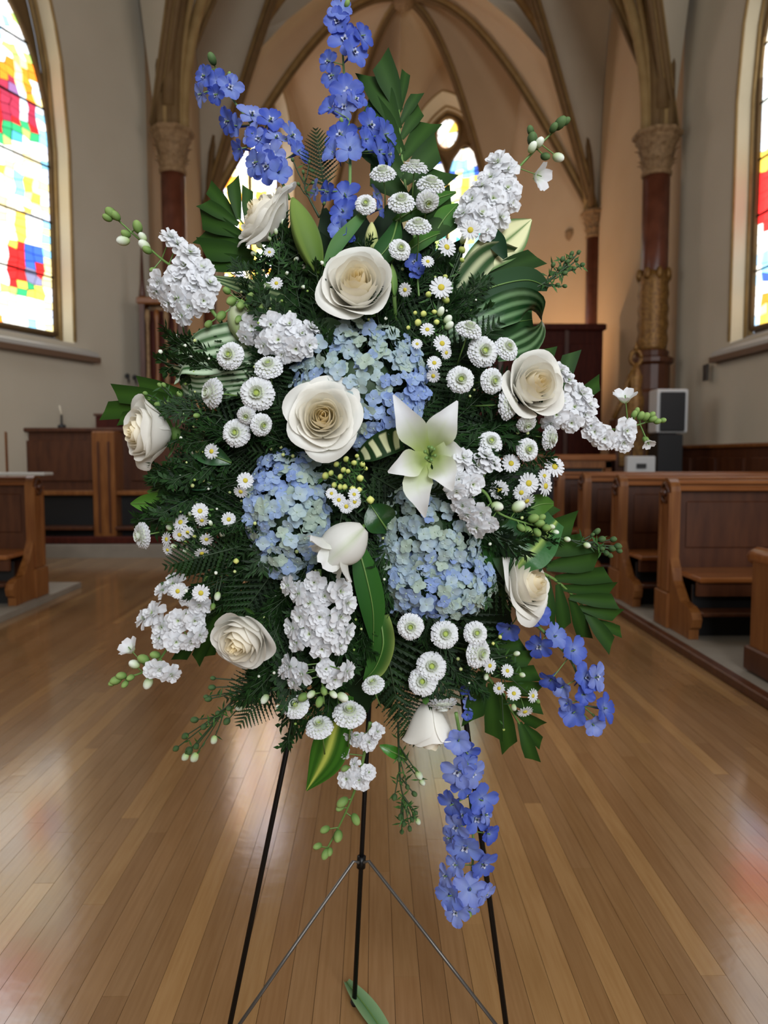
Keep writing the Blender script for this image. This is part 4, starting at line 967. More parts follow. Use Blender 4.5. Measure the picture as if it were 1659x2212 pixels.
# broad dark leaves filling the depth
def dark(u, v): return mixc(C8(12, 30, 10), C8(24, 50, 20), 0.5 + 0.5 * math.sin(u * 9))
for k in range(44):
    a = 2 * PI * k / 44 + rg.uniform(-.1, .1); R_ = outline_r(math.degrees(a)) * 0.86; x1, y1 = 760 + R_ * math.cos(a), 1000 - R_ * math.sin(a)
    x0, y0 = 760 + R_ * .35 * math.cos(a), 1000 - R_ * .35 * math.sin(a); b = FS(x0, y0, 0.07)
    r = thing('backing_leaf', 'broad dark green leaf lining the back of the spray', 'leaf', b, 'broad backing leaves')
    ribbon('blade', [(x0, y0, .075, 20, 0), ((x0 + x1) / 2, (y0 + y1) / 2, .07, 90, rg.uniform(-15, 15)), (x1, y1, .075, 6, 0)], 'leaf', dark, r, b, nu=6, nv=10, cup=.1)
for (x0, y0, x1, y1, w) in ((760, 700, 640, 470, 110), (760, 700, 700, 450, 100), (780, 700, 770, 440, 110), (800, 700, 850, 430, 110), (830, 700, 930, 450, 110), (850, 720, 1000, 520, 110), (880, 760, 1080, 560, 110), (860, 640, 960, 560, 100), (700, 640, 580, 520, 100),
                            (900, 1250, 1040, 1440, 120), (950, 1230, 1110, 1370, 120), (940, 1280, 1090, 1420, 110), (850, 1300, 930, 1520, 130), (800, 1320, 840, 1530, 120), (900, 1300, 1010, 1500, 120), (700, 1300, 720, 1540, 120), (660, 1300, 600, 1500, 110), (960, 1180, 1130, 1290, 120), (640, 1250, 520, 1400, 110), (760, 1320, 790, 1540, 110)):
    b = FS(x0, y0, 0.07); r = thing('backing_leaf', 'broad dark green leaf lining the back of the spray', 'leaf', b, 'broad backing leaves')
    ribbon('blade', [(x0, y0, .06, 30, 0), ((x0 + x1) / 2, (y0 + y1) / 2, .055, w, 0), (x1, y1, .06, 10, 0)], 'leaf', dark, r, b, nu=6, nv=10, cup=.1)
for (px, py, d, a, L_, lb, v) in ((700, 405, 0.02, 98, 120, 'small upright fern frond left of the tallest blue spike', 0), (600, 1450, .02, 235, 150, 'fern frond fanning out below the lower left rose', 1), (640, 1440, .02, 205, 170, 'fern frond pointing left under the lower left rose', 0),
                              (520, 1180, 0.0, 195, 170, 'feathery frond reaching left above the lower left stock', 1), (540, 1215, 0.03, 215, 130, 'feathery frond drooping toward the lower left stock', 0), (860, 1470, 0.01, 285, 150, 'feathery frond hanging beside the lowest rose', 1)):
    fern(px, py, d, math.radians(a), L_, lb, group='single fern fronds at the rim', v=v)

# ================================================================ PALM LEAVES
def palm(label, rach, leaflets, d=0.03, tone=0.5, pair=None):
    b = FS(rach[0][0], rach[0][1], d); root = thing('palm_leaf', label, 'palm leaf', b, 'trimmed palm leaves')
    rc = [FS(p[0], p[1], d) - b for p in crv(rach, 12)]; MB().tube(rc, [0.0035 - 0.002 * i / 12 for i in range(13)], 6).obj('rachis', 'stem', root, smooth=True)
    for k, (bx, by, tx, ty, w) in enumerate(leaflets):
        n = 8; V = []; cs = []; A = FS(bx, by, d - 0.001); B = FS(tx, ty, d + 0.012 * ((k % 3) - 1)); ax = (B - A); L_ = ax.length; ax.normalize()
        vw = Vector((0, 1, 0)); sd = ax.cross(vw).normalized(); nn = -vw; wpx = w * A.y / F; sg = 1 if (k % 2) else -1
        for i in range(n + 1):
            v = i / n; hw = wpx / 2 * (0.42 + 0.76 * min(1, v * 1.8)) 
            for j in range(5):
                u = -1 + j / 2; cut = (0.55 * wpx * (u * sg)) * max(0, v - 0.55) / 0.45 * 0.8
                p = A + ax * (L_ * v + cut) + sd * (u * hw) + nn * (0.12 * hw * (abs(u) - .5) * 2 + 0.006 * math.sin(v * 2.6))
                V.append(p - b); cs.append(mixc(C8(22, 50, 9), C8(50, 84, 22), tone * 0.7 + 0.25 * math.cos(u * 3.1) + 0.1 * math.sin(k)))
        Fc = [(i * 5 + j, i * 5 + j + 1, (i + 1) * 5 + j + 1, (i + 1) * 5 + j) for i in range(n) for j in range(4)]
        inst('leaflet', mesh('leaflet', V, Fc, 'leaf', cs), root)
    return root
palm('tallest trimmed palm leaf rising right of the blue spike', [(905, 560), (880, 430), (866, 320), (862, 236)],
     [(862, 240, 822, 130, 40), (860, 280, 800, 165, 46), (866, 330, 790, 230, 54), (872, 380, 786, 300, 56), (880, 430, 800, 370, 46), (863, 242, 877, 158, 17), (865, 268, 902, 204, 20), (867, 300, 908, 238, 24), (869, 345, 930, 268, 36), (873, 395, 945, 318, 44), (880, 440, 958, 372, 46), (888, 490, 974, 432, 46), (896, 530, 968, 478, 40)], tone=.35)
palm('trimmed palm leaf fanning out at upper left behind a rose', [(640, 620), (570, 540), (515, 470)],
     [(516, 474, 504, 392, 24), (535, 490, 536, 408, 20), (512, 474, 452, 406, 24), (515, 485, 440, 440, 24), (525, 510, 436, 475, 34), (535, 530, 436, 508, 38), (550, 552, 438, 540, 40), (570, 575, 450, 568, 34)], tone=.45)
palm('largest trimmed palm leaf at lower right above the slanting blue spike', [(1100, 1210), (1195, 1250), (1270, 1320), (1325, 1375)],
     [(1150, 1190, 1268, 1172, 40), (1130, 1165, 1240, 1128, 40), (1110, 1140, 1190, 1090, 36), (1180, 1225, 1292, 1205, 42), (1198, 1250, 1312, 1240, 32), (1210, 1270, 1322, 1272, 28), (1230, 1290, 1328, 1298, 28), (1250, 1312, 1334, 1328, 26), (1278, 1338, 1340, 1364, 20), (1180, 1245, 1180, 1340, 30), (1205, 1262, 1218, 1358, 28), (1232, 1290, 1262, 1376, 28), (1262, 1318, 1320, 1394, 28)], tone=.4)
palm('trimmed palm leaf pointing down at lower right beside the hanging blue spike', [(1000, 1400), (1060, 1470), (1120, 1560), (1150, 1620)],
     [(1040, 1450, 1020, 1556, 38), (1060, 1475, 1066, 1590, 34), (1078, 1490, 1100, 1614, 34), (1122, 1560, 1150, 1640, 26), (1130, 1565, 1168, 1604, 22), (1110, 1535, 1168, 1566, 22), (1095, 1510, 1168, 1526, 26), (1075, 1480, 1166, 1488, 30), (1060, 1455, 1160, 1452, 32), (1040, 1425, 1150, 1420, 32), (1020, 1400, 1130, 1392, 32)], tone=.45)
palm('short trimmed palm leaf at far left above the left rose', [(450, 900), (380, 860), (320, 850)], [(400, 868, 250, 850, 34), (370, 878, 226, 888, 34), (400, 850, 300, 828, 26), (420, 880, 260, 905, 24)], tone=.7)
palm('trimmed palm leaf hanging down behind the lower left stock', [(545, 1180), (500, 1260), (460, 1340)], [(505, 1240, 388, 1424, 26), (510, 1245, 424, 1426, 24), (515, 1250, 452, 1416, 22), (520, 1255, 480, 1404, 20), (500, 1200, 385, 1232, 30), (530, 1260, 505, 1400, 20)], d=.05, tone=.2)
palm('palm leaf with cut tips behind the right hand rose', [(1130, 900), (1190, 860), (1240, 800)], [(1200, 860, 1234, 762, 30), (1220, 880, 1294, 826, 26), (1160, 830, 1186, 752, 26), (1130, 830, 1130, 752, 24)], d=.05, tone=.35)
palm('dark palm leaf with ragged cut tip above the looped leaf', [(1010, 640), (1060, 600)], [(1045, 598, 1160, 556, 36), (1030, 575, 1100, 540, 24)], d=.03, tone=.1)

# ================================================================ BROAD LEAVES
def leafthing(name, label, pts, colfn, m='leaf', cat='leaf', nu=10, nv=22, cup=0.12, ruf=0, midrib=True, part='blade', extra=None, group=None):
    b = FS(pts[0][0], pts[0][1], pts[0][2]); r = thing(name, label, cat, b, group)
    ribbon(part, pts, m, colfn, r, b, nu, nv, cup, ruf=ruf)
    if extra:
        for e in extra: ribbon(part, e, m, colfn, r, b, nu, nv, cup, ruf=ruf)
    if midrib:
        sm = crv(pts, nv); MB().tube([FS(p[0], p[1], p[2] - 0.0012) - b for p in sm], [0.0016 * (1 - i / nv) + .0004 for i in range(nv + 1)], 5).obj('midrib', 'stem', r, smooth=True)
    return r
def stripes(a, b, f=9, ph=0.0, k=0.5): return lambda u, v: mixc(a, b, max(0, min(1, k + 0.7 * math.sin(f * u + ph))))
DG = C8(24, 54, 19); MG = C8(58, 100, 38); BG = C8(84, 128, 44); CREAM = C8(216, 216, 170); SIL = C8(176, 194, 164)
leafthing('strap_leaf', 'long dark green strap leaf hanging below the white bud in the centre', [(770, 1170, .0, 20, 0), (790, 1240, -.015, 56, 5), (806, 1320, -.015, 52, 0), (806, 1398, .0, 5, 0)], lambda u, v: mixc(C8(30, 74, 24), C8(48, 96, 34), .5 + .5 * u), cup=.18)
leafthing('strap_leaf', 'curved green leaf with pale edge beside the lower white stock', [(820, 1330, .02, 40, 0), (828, 1390, .0, 64, 30), (812, 1440, .0, 50, 20), (786, 1470, .005, 6, 0)], lambda u, v: mixc(C8(50, 92, 34), C8(150, 170, 90), max(0, u) ** 3), cup=.2)
leafthing('pointed_leaf', 'pointed green leaf with yellow midrib hanging lowest at centre left', [(745, 1500, .02, 40, 0), (726, 1570, .0, 76, 0), (704, 1640, .0, 74, 0), (662, 1708, .01, 3, 0)], lambda u, v: mixc(mixc(C8(40, 84, 20), C8(60, 110, 30), .5 + .5 * math.sin(u * 14)), C8(190, 200, 90), math.exp(-((u + .05) / .16) ** 2)), nu=16, cup=.16, midrib=False)
leafthing('striped_leaf', 'folded silver striped leaf bulging out at upper left', [(640, 745, .03, 60, 0), (540, 742, .01, 96, 10), (450, 760, -.01, 104, 20), (398, 775, -.01, 90, 55), (384, 800, .01, 84, 82)], stripes(C8(58, 92, 52), SIL, 16, .5, .55), m='gloss_leaf', nu=26, cup=.08, midrib=False,
          extra=[[(384, 812, .012, 70, 70), (420, 835, .01, 60, 30), (480, 832, .005, 58, 10), (560, 822, .02, 50, 0)]])
leafthing('striped_leaf', 'pale ribbed leaf just above the left white stock clump', [(460, 600, .02, 10, 0), (540, 622, .01, 36, 0), (640, 650, .02, 40, 0)], stripes(C8(52, 80, 48), C8(150, 170, 120), 10, 0, .4), nu=16, midrib=False)
leafthing('striped_leaf', 'small dark leaf with cream bands left of the lily', [(770, 990, .02, 10, 0), (800, 975, .0, 44, 0), (835, 955, -.005, 56, 10), (872, 945, .01, 50, 30)], lambda u, v: mixc(C8(26, 52, 22), C8(200, 204, 160), 1 if (v * 5 % 1) < .38 and abs(u) < .8 else 0), nu=12, nv=40, midrib=False, cup=.3)
leafthing('cream_leaf', 'cream leaf with green midrib pointing up behind the upper right stock', [(985, 620, .03, 30, 0), (1040, 560, .02, 66, 0), (1100, 515, .02, 78, 0), (1148, 474, .03, 4, 0)], lambda u, v: mixc(mixc(CREAM, C8(78, 112, 60), max(0, (abs(u) - .72) * 5)), C8(90, 122, 66), math.exp(-(u / .1) ** 2)), nu=18, midrib=False, cup=.2)
leafthing('striped_leaf', 'cream striped leaf arching over the small daisies at right', [(960, 680, .03, 20, 0), (1010, 600, .01, 54, 0), (1060, 548, .01, 50, 20), (1110, 545, .02, 30, 40)], stripes(C8(44, 74, 40), C8(170, 176, 138), 6, 1.2, .35), nu=18, midrib=False, cup=.2)
leafthing('strap_leaf', 'dark leaf bending down over the cream leaf at upper right', [(1058, 500, .0, 26, 0), (1075, 525, -.005, 36, 0), (1092, 558, .0, 10, 0)], lambda u, v: mixc(DG, C8(30, 60, 44), .5), cup=.2, midrib=False)
leafthing('strap_leaf', 'broad dark leaf pointing right above the looped leaf', [(980, 655, .03, 30, 0), (1070, 618, .01, 56, 0), (1140, 605, .0, 52, 0), (1184, 622, .01, 14, 0)], lambda u, v: mixc(C8(26, 54, 28), C8(54, 84, 54), .5 + .5 * u), cup=.2)
leafthing('looped_leaf', 'large looped glossy green leaf rolled back on itself at right', [(950, 745, .04, 20, 0), (1030, 695, .02, 60, 0), (1110, 660, .0, 74, 15), (1160, 660, -.005, 70, 60), (1170, 700, .0, 64, 100), (1140, 735, .02, 70, 150), (1070, 762, .03, 40, 180)], stripes(C8(28, 62, 30), C8(104, 138, 96), 11, .5, .32), m='gloss_leaf', nu=22, nv=34, cup=.06, midrib=False)
leafthing('broad_leaf', 'broad dark green leaf behind the looped leaf at right', [(900, 760, .05, 30, 0), (1000, 720, .04, 110, 0), (1090, 700, .035, 120, 0), (1150, 690, .04, 40, 0)], lambda u, v: mixc(DG, C8(44, 80, 38), .5 + .5 * u), cup=.1)
leafthing('folded_leaf', 'glossy folded leaf with pale rib and water drops above the right side rose', [(1195, 1118, .01, 60, 0), (1150, 1160, -.02, 122, 0), (1112, 1202, -.025, 112, 0), (1094, 1260, -.01, 6, 0)], lambda u, v: mixc(mixc(C8(30, 72, 34), C8(56, 98, 54), .5 + .5 * u), C8(150, 172, 90), math.exp(-((u - .35) / .09) ** 2)), m='gloss_leaf', nu=18, cup=.12, midrib=False)
leafthing('broad_leaf', 'dark underside of a leaf left of the dewy folded leaf', [(1010, 1150, .02, 30, 0), (1040, 1200, .0, 70, 0), (1080, 1256, .01, 8, 0)], lambda u, v: mixc(C8(22, 58, 18), C8(38, 84, 26), .5), cup=.2)
leafthing('broad_leaf', 'bright green leaf edge above the lower right palm', [(1120, 1110, .01, 40, 0), (1165, 1090, .0, 46, 0), (1196, 1088, .01, 8, 0)], lambda u, v: C8(66, 104, 36), cup=.2)
leafthing('heart_leaf', 'dark green leaf just above the top rose, right side', [(858, 478, .0, 14, 0), (846, 520, -.01, 44, 0), (822, 552, -.01, 44, 0), (796, 566, .0, 6, 0)], lambda u, v: mixc(C8(28, 66, 26), C8(44, 88, 36), .5 + .5 * u), cup=.15)
leafthing('blade_leaf', 'slim green leaf curving up right of the large green bud', [(698, 590, .0, 10, 0), (728, 528, -.015, 30, 0), (770, 480, -.015, 22, 0), (808, 438, .0, 4, 0)], lambda u, v: mixc(C8(56, 98, 48), C8(90, 128, 74), .5 + .5 * u), cup=.2, midrib=False)
for k, (a, b_, w, lb) in enumerate((((850, 480), (985, 415), 40, 'mid green leaf slanting up right below the white daisies'), ((930, 520), (990, 440), 44, 'upper one of two green leaves left of the top right stock'), ((860, 560), (960, 500), 30, 'lower green leaf left of the top right stock'))):
    leafthing('broad_leaf', lb, [(a[0], a[1], .03, 12, 0), ((a[0] + b_[0]) / 2, (a[1] + b_[1]) / 2 - 8, .015, w, 0), (b_[0], b_[1], .02, 4, 0)], lambda u, v: mixc(C8(44, 84, 30), C8(70, 116, 44), .5 + .5 * u), cup=.2)
RUS = [((440, 1090), (345, 1062), 70, 'large blue green oval leaf below the left rose', C8(26, 56, 44)), ((470, 1050), (372, 1010), 58, 'oval dark leaf directly under the left rose', C8(34, 66, 40)), ((400, 1085), (282, 1088), 44, 'bright green pointed leaf sticking out lowest at left', C8(66, 112, 36)),
       ((430, 1120), (345, 1130), 36, 'mid green leaf above the lone left chrysanthemum', C8(60, 104, 40)), ((500, 1000), (400, 960), 46, 'dark leaf right of the left rose', C8(36, 72, 36)), ((430, 1060), (318, 1062), 34, 'small green leaf behind the blue green oval leaf', C8(70, 116, 40)), ((470, 1100), (360, 1150), 30, 'narrow leaf with pale edge near the left daisies', C8(92, 132, 66)),
       ((740, 740), (690, 690), 50, 'grey green leaf under the top rose', C8(74, 104, 72)), ((880, 1640), (820, 1610), 26, 'tiny green leaf beside the lowest white stock', C8(46, 96, 24)), ((840, 1150), (800, 1090), 70, 'dark leaf between the two lower blue hydrangeas', C8(24, 58, 22))]
for a, b_, w, lb, c in RUS:
    leafthing('oval_leaf', lb, [(a[0], a[1], .015, 8, 0), ((a[0] * .6 + b_[0] * .4), (a[1] * .6 + b_[1] * .4), .0, w, 5), ((a[0] * .25 + b_[0] * .75), (a[1] * .25 + b_[1] * .75), .0, w * .8, 0), (b_[0], b_[1], .005, 3, 0)], lambda u, v, c=c: mixc(c, tuple(x * 1.5 for x in c), .4 + .4 * u), m='gloss_leaf', cup=.2)
# fallen leaf at the rear foot
q0 = ray_plane(748, 2122, 0.012); q1 = ray_plane(815, 2222, 0.004)
fl_ = thing('fallen_leaf', 'pale green leaf lying on the floor at the rear easel foot', 'leaf', q0)
V = []; cs = []; ax = q1 - q0 + Vector((0.03, -0.05, 0)); sd = Vector((ax.y, -ax.x, 0)).normalized()
for i in range(13):
    v = i / 12; w = 0.021 * math.sin(PI * min(1, .08 + .8 * v)) ** .8
    for u in (-1, -.5, 0, .5, 1): V.append(ax * v + sd * u * w + Vector((0, 0, 0.006 * u * u + 0.006 * math.sin(v * 3)))); cs.append(mixc(C8(92, 128, 84), C8(126, 156, 112), abs(u)))
inst('blade', mesh('blade', V, [(i * 5 + j, i * 5 + j + 1, (i + 1) * 5 + j + 1, (i + 1) * 5 + j) for i in range(12) for j in range(4)], 'leaf', cs), fl_)
MB().tube([ax * (i / 12) + Vector((0, 0, 0.002 + 0.006 * math.sin(i / 12 * 3))) for i in range(13)], 0.0012, 5).obj('midrib', 'stem', fl_, smooth=True)

# ================================================================ ROSES
rose(772, 622, 186, (0.0, 0.36, 1), 'mid', 'white rose highest at centre, facing forward under the green bud', d=-.035, spin=.4, var=0)
rose(697, 902, 186, (0.05, 0.12, 1), 'open', 'large open cream white rose between the blue hydrangeas', d=-.045, spin=2.0)
rose(325, 934, 172, (-0.95, 0.05, 0.75), 'mid', 'white rose at far left turned to face left', d=-.03, spin=1.0, var=1)
rose(528, 1375, 168, (-0.45, -0.45, 1), 'mid', 'white rose at lower left facing down toward the floor', d=-.05, spin=3.0, var=0)
rose(1150, 835, 165, (0.35, 0.22, 1), 'mid', 'cream rose at right, among chrysanthemums and stock', d=-.04, spin=.2, var=1)
rose(1138, 1262, 186, (0.85, 0.35, 0.7), 'open', 'white rose at lower right seen from the side above the blue spike', d=-.03, spin=1.7, var=1)
rose(928, 1552, 162, (0.10, -1.0, 0.22), 'bud', 'white rose hanging upside down at the bottom centre', d=-.02, spin=.9, var=0)
rose(572, 470, 186, (-0.75, 0.62, 0.38), 'open', 'white rose at upper left seen from the side, pointing up left', d=.0, spin=2.6, var=0)

# ================================================================ LILY, BUDS
lc = FS(925, 985, -.03); lily = thing('lily', 'open white lily with green throat, centre right', 'lily', lc)
def lcol(u, v): return mixc(mixc(C8(196, 212, 130), C8(238, 238, 238), max(0, v - .2) * 2.1), C8(200, 214, 150), math.exp(-(u / .14) ** 2) * max(0, .75 - v) * .8)
for tip, mid, w, dm, dt in (((850, 853), (888, 925), 66, -.055, -.05), ((988, 866), (955, 925), 70, -.06, -.06), ((838, 1020), (882, 1003), 62, -.07, -.075), ((918, 1118), (902, 1050), 66, -.07, -.065), ((978, 1060), (958, 1018), 66, -.075, -.085), ((1012, 990), (972, 985), 70, -.05, -.045)):
    ribbon('tepal', [(926, 988, -.005, 20, 0), ((925 + mid[0]) / 2, (985 + mid[1]) / 2, -.035, w * .6, 0), (mid[0], mid[1], dm, w, 0), ((mid[0] + tip[0]) / 2, (mid[1] + tip[1]) / 2, (dm + dt) / 2 - .008, w * .52, 0), (tip[0], tip[1], dt, 4, 0)], 'petal', lcol, lily, lc, nu=10, nv=18, cup=.28, ruf=.05)
for k in range(6):
    a = k * PI / 3 + .3; ex, ey = 929 + 11 * math.cos(a), 980 + 14 * math.sin(a)
    MB().tube([FS(926, 990, -.01) - lc, FS(928, 985, -.05) - lc, FS(ex, ey, -.075) - lc], 0.0012, 5).obj('filament', 'stem', lily, smooth=True)
    MB().ball(FS(ex, ey, -.077) - lc, .003, seg=8, rings=5, sz=1.0, c=None).obj('anther', 'stem', lily, smooth=True)
MB().tube([FS(926, 990, -.01) - lc, FS(932, 968, -.085) - lc], 0.002, 6).ball(FS(932, 968, -.086) - lc, .004, seg=8, rings=5).obj('pistil', 'stem', lily, smooth=True)
def budthing(label, p0, p1, wpx, c0, c1, d=-.03, flare=False, name='lily_bud', m='petal'):
    A, B = FS(*p0, d), FS(*p1, d - .01); ax = B - A; L_ = ax.length; r = thing(name, label, 'flower bud', A); mb = MB(); rw = wpx / 2 * A.y / F; V = []; cs = []; N, K = 18, 16
    q = ax.to_track_quat('Z', 'Y').to_matrix()
    for i in range(K + 1):
        v = i / K; rr = rw * math.sin(PI * min(1, .06 + (.80 if flare else .92) * v)) ** .75
        for k in range(N):
            a = 2 * PI * k / N; m_ = 1 + .07 * math.cos(3 * a) + .03 * math.cos(6 * a)
            if flare and v > .75: m_ *= 1 + .5 * (v - .75) * math.cos(3 * a + 1) * 2
            V.append(q @ Vector((rr * m_ * math.cos(a), rr * m_ * math.sin(a), L_ * v * (1 + (.10 * math.cos(3 * a + 1) * v if flare else 0))))); cs.append(mixc(mixc(c0, c1, v), C8(150, 176, 90), .5 * max(0, math.cos(3 * a)) ** 6 * (1 - v * .5)))
    Fc = [(i * N + k, i * N + (k + 1) % N, (i + 1) * N + (k + 1) % N, (i + 1) * N + k) for i in range(K) for k in range(N)] + [tuple(range(N - 1, -1, -1))] + ([] if flare else [tuple(K * N + k for k in range(N))])
    inst('bud_body', mesh('bud_body', V, Fc, m, cs), r)
    MB().tube([Vector((0, .06, 0)) - ax.normalized() * (0.0 if flare else .05), ax.normalized() * .004], .0032, 6).obj('stem', 'stem', r, smooth=True)
    return r, A, q, L_, rw
budthing('large closed green lily bud above and left of the top rose', (688, 592), (632, 428), 56, C8(66, 94, 34), C8(116, 140, 66), d=-.03, m='leaf')
budthing('small pale green bud standing behind the top rose', (804, 560), (803, 480), 28, C8(130, 150, 80), C8(214, 212, 150), d=.0, m='leaf')
budthing('small pointed green bud right of the top rose', (852, 640), (846, 570), 18, C8(70, 110, 50), C8(120, 150, 80), d=.0, m='leaf')
r, A, q, L_, rw = budthing('half open white bloom tipped down left in the centre', (786, 1140), (708, 1208), 96, C8(240, 238, 232), C8(240, 240, 238), d=-.05, flare=True, name='white_bloom')
for k in range(6):
    mb = MB(); petal(mb, rw * 1.25, rw * 1.25, 1.5 - .5 * (k % 2), -.7, k * PI / 3, lambda v: (.8 + .4 * v) * (1 - v ** 4 * .6), lambda v, u: mixc(C8(226, 228, 214), C8(242, 242, 242), v), nu=5, nv=6, cup=.2, wave=rw * .1, ph=k, r0=rw * .50, z0=L_ * .62)
    mb.obj('petal', 'petal', r, smooth=True, mtx=q.to_4x4())
budthing('cream bud peeping out between the two left stock clumps', (530, 740), (505, 650), 52, C8(150, 176, 110), C8(226, 226, 200), d=.0)

# ================================================================ HYDRANGEAS
def hydrangea(label, cx, cy, rx, ry, n, d, fs, weights, seed, blue=None, hole=None):
    rn = random.Random(seed); c = FS(cx, cy, d + .02); k_ = c.y / F; root = thing('hydrangea', label, 'hydrangea', c, 'blue hydrangea heads')
    MB().tube([(0, 0, 0), (0, .06, -.02), (0, .1, -.03)], .006, 6).obj('stem', 'stem', root, smooth=True)
    MB().ball((0, .0, 0), min(rx, ry) * k_ * .55, seg=10, rings=8).obj('core', 'dark_stem', root, smooth=True)
    for i in range(n):
        z = 1 - 1.15 * (i + .5) / n; th = i * 2.39996; rr = math.sqrt(max(0, 1 - z * z)); ux, uz = rr * math.cos(th), rr * math.sin(th)
        jx, jz = rn.uniform(-.09, .09), rn.uniform(-.09, .09); dep = 0.05
        p = Vector(((ux + jx) * rx * k_, -z * (dep + rn.uniform(-.014, .012)), (uz + jz) * ry * k_)); nn = Vector((ux * .9 + rn.uniform(-.65, .65), -z - .35, uz * .9 + rn.uniform(-.6, .7)))
        w = list(weights)
        if blue and blue(cx + ux * rx, cy - uz * ry): w = [.5, 0, 0, 3, 3]
        me = rn.choices(HYD, w)[0]; s = fs * rn.uniform(.78, 1.2) / 2 * k_
        m = Matrix.Translation(p) @ facing(nn, rn.uniform(0, 6.28)) @ Matrix.Scale(s, 4)
        inst('floret', me, root, m)
        if i % 3 == 0: inst('pedicel', PEDI, root, m)
    return root
hydrangea('pale blue hydrangea head at top, below the highest rose', 782, 832, 136, 124, 240, .0, 37, (3, 3, 3, 1.5, .3), 1, lambda x, y: (x > 840 and y > 800) or (x > 790 and y > 880))
hydrangea('blue hydrangea head at left of centre below the open rose', 622, 1108, 82, 134, 190, .0, 35, (3, 2, 2, 2.5, 1), 2, lambda x, y: x < 610 and y < 1060)
hydrangea('pale blue green hydrangea head at right of centre below the lily', 925, 1150, 110, 122, 230, .01, 32, (3, 3, 2.5, .4, .2), 3)
hydrangea('blue hydrangea head at lower right above the button chrysanthemums', 945, 1255, 118, 82, 170, .0, 34, (3, 2, 2, 2, .6), 4, lambda x, y: 900 < x < 940 and y > 1230)

# ================================================================ CHRYSANTHEMUMS AND DAISIES
def mum(px, py, w, h, n, label, d=-.03, seed=0):
    nv_ = nvec(*n); s = max(w, h); c, mx = place(px, py, d, s, nv_, seed * 1.3); r = thing('chrysanthemum', label, 'chrysanthemum', c, 'white button chrysanthemums'); L_ = Matrix.Translation(-c) @ mx
    inst('petals', MUM[seed % 3], r, L_); inst('centre', MUMC, r, L_, label='lime green centre'); inst('calyx', CALYX, r, L_); inst('stem', STEM_M, r, L_)
MUMS = [
 (827, 374, 62, 42, (-.1, 1.1, 1), 'white chrysanthemum leftmost of the top group beside the palm leaf'),
 (895, 362, 66, 30, (.1, 2.2, 1), 'white chrysanthemum seen edge on at the very top of the group'),
 (931, 399, 70, 42, (.2, 1.3, 1), 'white chrysanthemum rightmost of the top group, against the window'),
 (867, 436, 66, 50, (0, .8, 1), 'white chrysanthemum in the middle of the top group'),
 (924, 436, 56, 36, (.2, -.9, 1), 'half hidden white chrysanthemum below the one against the window'),
 (903, 488, 64, 38, (0, 1.2, 1), 'white chrysanthemum lowest of the top group'),
 (790, 441, 50, 50, (0, .2, 1), 'white chrysanthemum crossed by a slim leaf beside the blue spike'),
 (864, 538, 46, 54, (.3, .3, 1), 'white chrysanthemum just above right of the top rose'),
 (1013, 711, 66, 38, (.4, 1.4, 1), 'narrow chrysanthemum above the right hand cluster'),
 (1044, 759, 68, 76, (.3, .1, 1), 'big white chrysanthemum at the top of the right hand cluster'),
 (1095, 752, 56, 62, (.5, .5, 1), 'white chrysanthemum above the cream rose'),
 (1064, 823, 50, 64, (.5, 0, 1), 'white chrysanthemum touching the left side of the cream rose'),
 (1098, 874, 34, 76, (1.6, 0, 1), 'white chrysanthemum seen edge on at lower left of the cream rose'),
 (995, 820, 60, 66, (.05, .1, 1), 'round chrysanthemum standing alone left of the right hand cluster'),
 (497, 768, 62, 68, (-.2, .2, 1), 'chrysanthemum under the left end of the white stock clump'),
 (580, 792, 70, 50, (0, .9, 1), 'chrysanthemum just below the middle white stock clump'),
 (457, 849, 48, 74, (-1.1, .1, 1), 'chrysanthemum turned left beside the silver striped leaf'),
 (556, 850, 84, 78, (0, .1, 1), 'largest white chrysanthemum left of the open rose'),
 (510, 935, 68, 64, (-.1, .1, 1), 'chrysanthemum lowest of the left hand group'),
 (566, 918, 42, 56, (.7, -.2, 1), 'small chrysanthemum beside the open rose'),
 (532, 898, 46, 40, (-.1, -.5, 1), 'chrysanthemum half hidden below the largest one at left'),
 (306, 1157, 40, 66, (-1.2, -.1, 1), 'lone chrysanthemum sticking out at the far left edge'),
 (1060, 955, 60, 52, (.1, .5, 1), 'creamy chrysanthemum above the lily side stock'),
 (1140, 971, 52, 58, (.3, .1, 1), 'chrysanthemum below the cream rose'),
 (1188, 946, 36, 62, (1.4, -.2, 1), 'chrysanthemum edge on below the right hand stock'),
 (1138, 916, 50, 50, (.3, -.9, 1), 'chrysanthemum tucked under the cream rose'),
 (887, 1354, 66, 64, (-.05, .1, 1), 'round chrysanthemum directly under the lower hydrangea'),
 (961, 1370, 70, 60, (.1, .3, 1), 'second round chrysanthemum under the lower hydrangea'),
 (1028, 1368, 60, 50, (.2, .3, 1), 'chrysanthemum behind the tall one below the hydrangea'),
 (1034, 1411, 54, 76, (.8, .05, 1), 'chrysanthemum turned right at the right end of the lower group'),
 (932, 1440, 74, 66, (.05, .4, 1), 'upper of two overlapping chrysanthemums above the hanging rose'),
 (913, 1472, 72, 52, (-.1, .3, 1), 'lower of two overlapping chrysanthemums above the hanging rose'),
 (806, 1478, 58, 32, (-.5, 1.8, 1), 'thin edge on chrysanthemum left of the overlapping pair'),
 (755, 1541, 82, 34, (.1, 1.9, 1), 'wide edge on chrysanthemum under the lower white stock'),
 (690, 1569, 70, 34, (-.2, 1.9, 1), 'edge on chrysanthemum over the pointed leaf'),
 (640, 1525, 66, 50, (-.4, 1.0, 1), 'greyish chrysanthemum at the top of the left easel leg'),
 (955, 1519, 74, 32, (.1, -1.9, .6), 'chrysanthemum seen from behind on top of the hanging rose')]
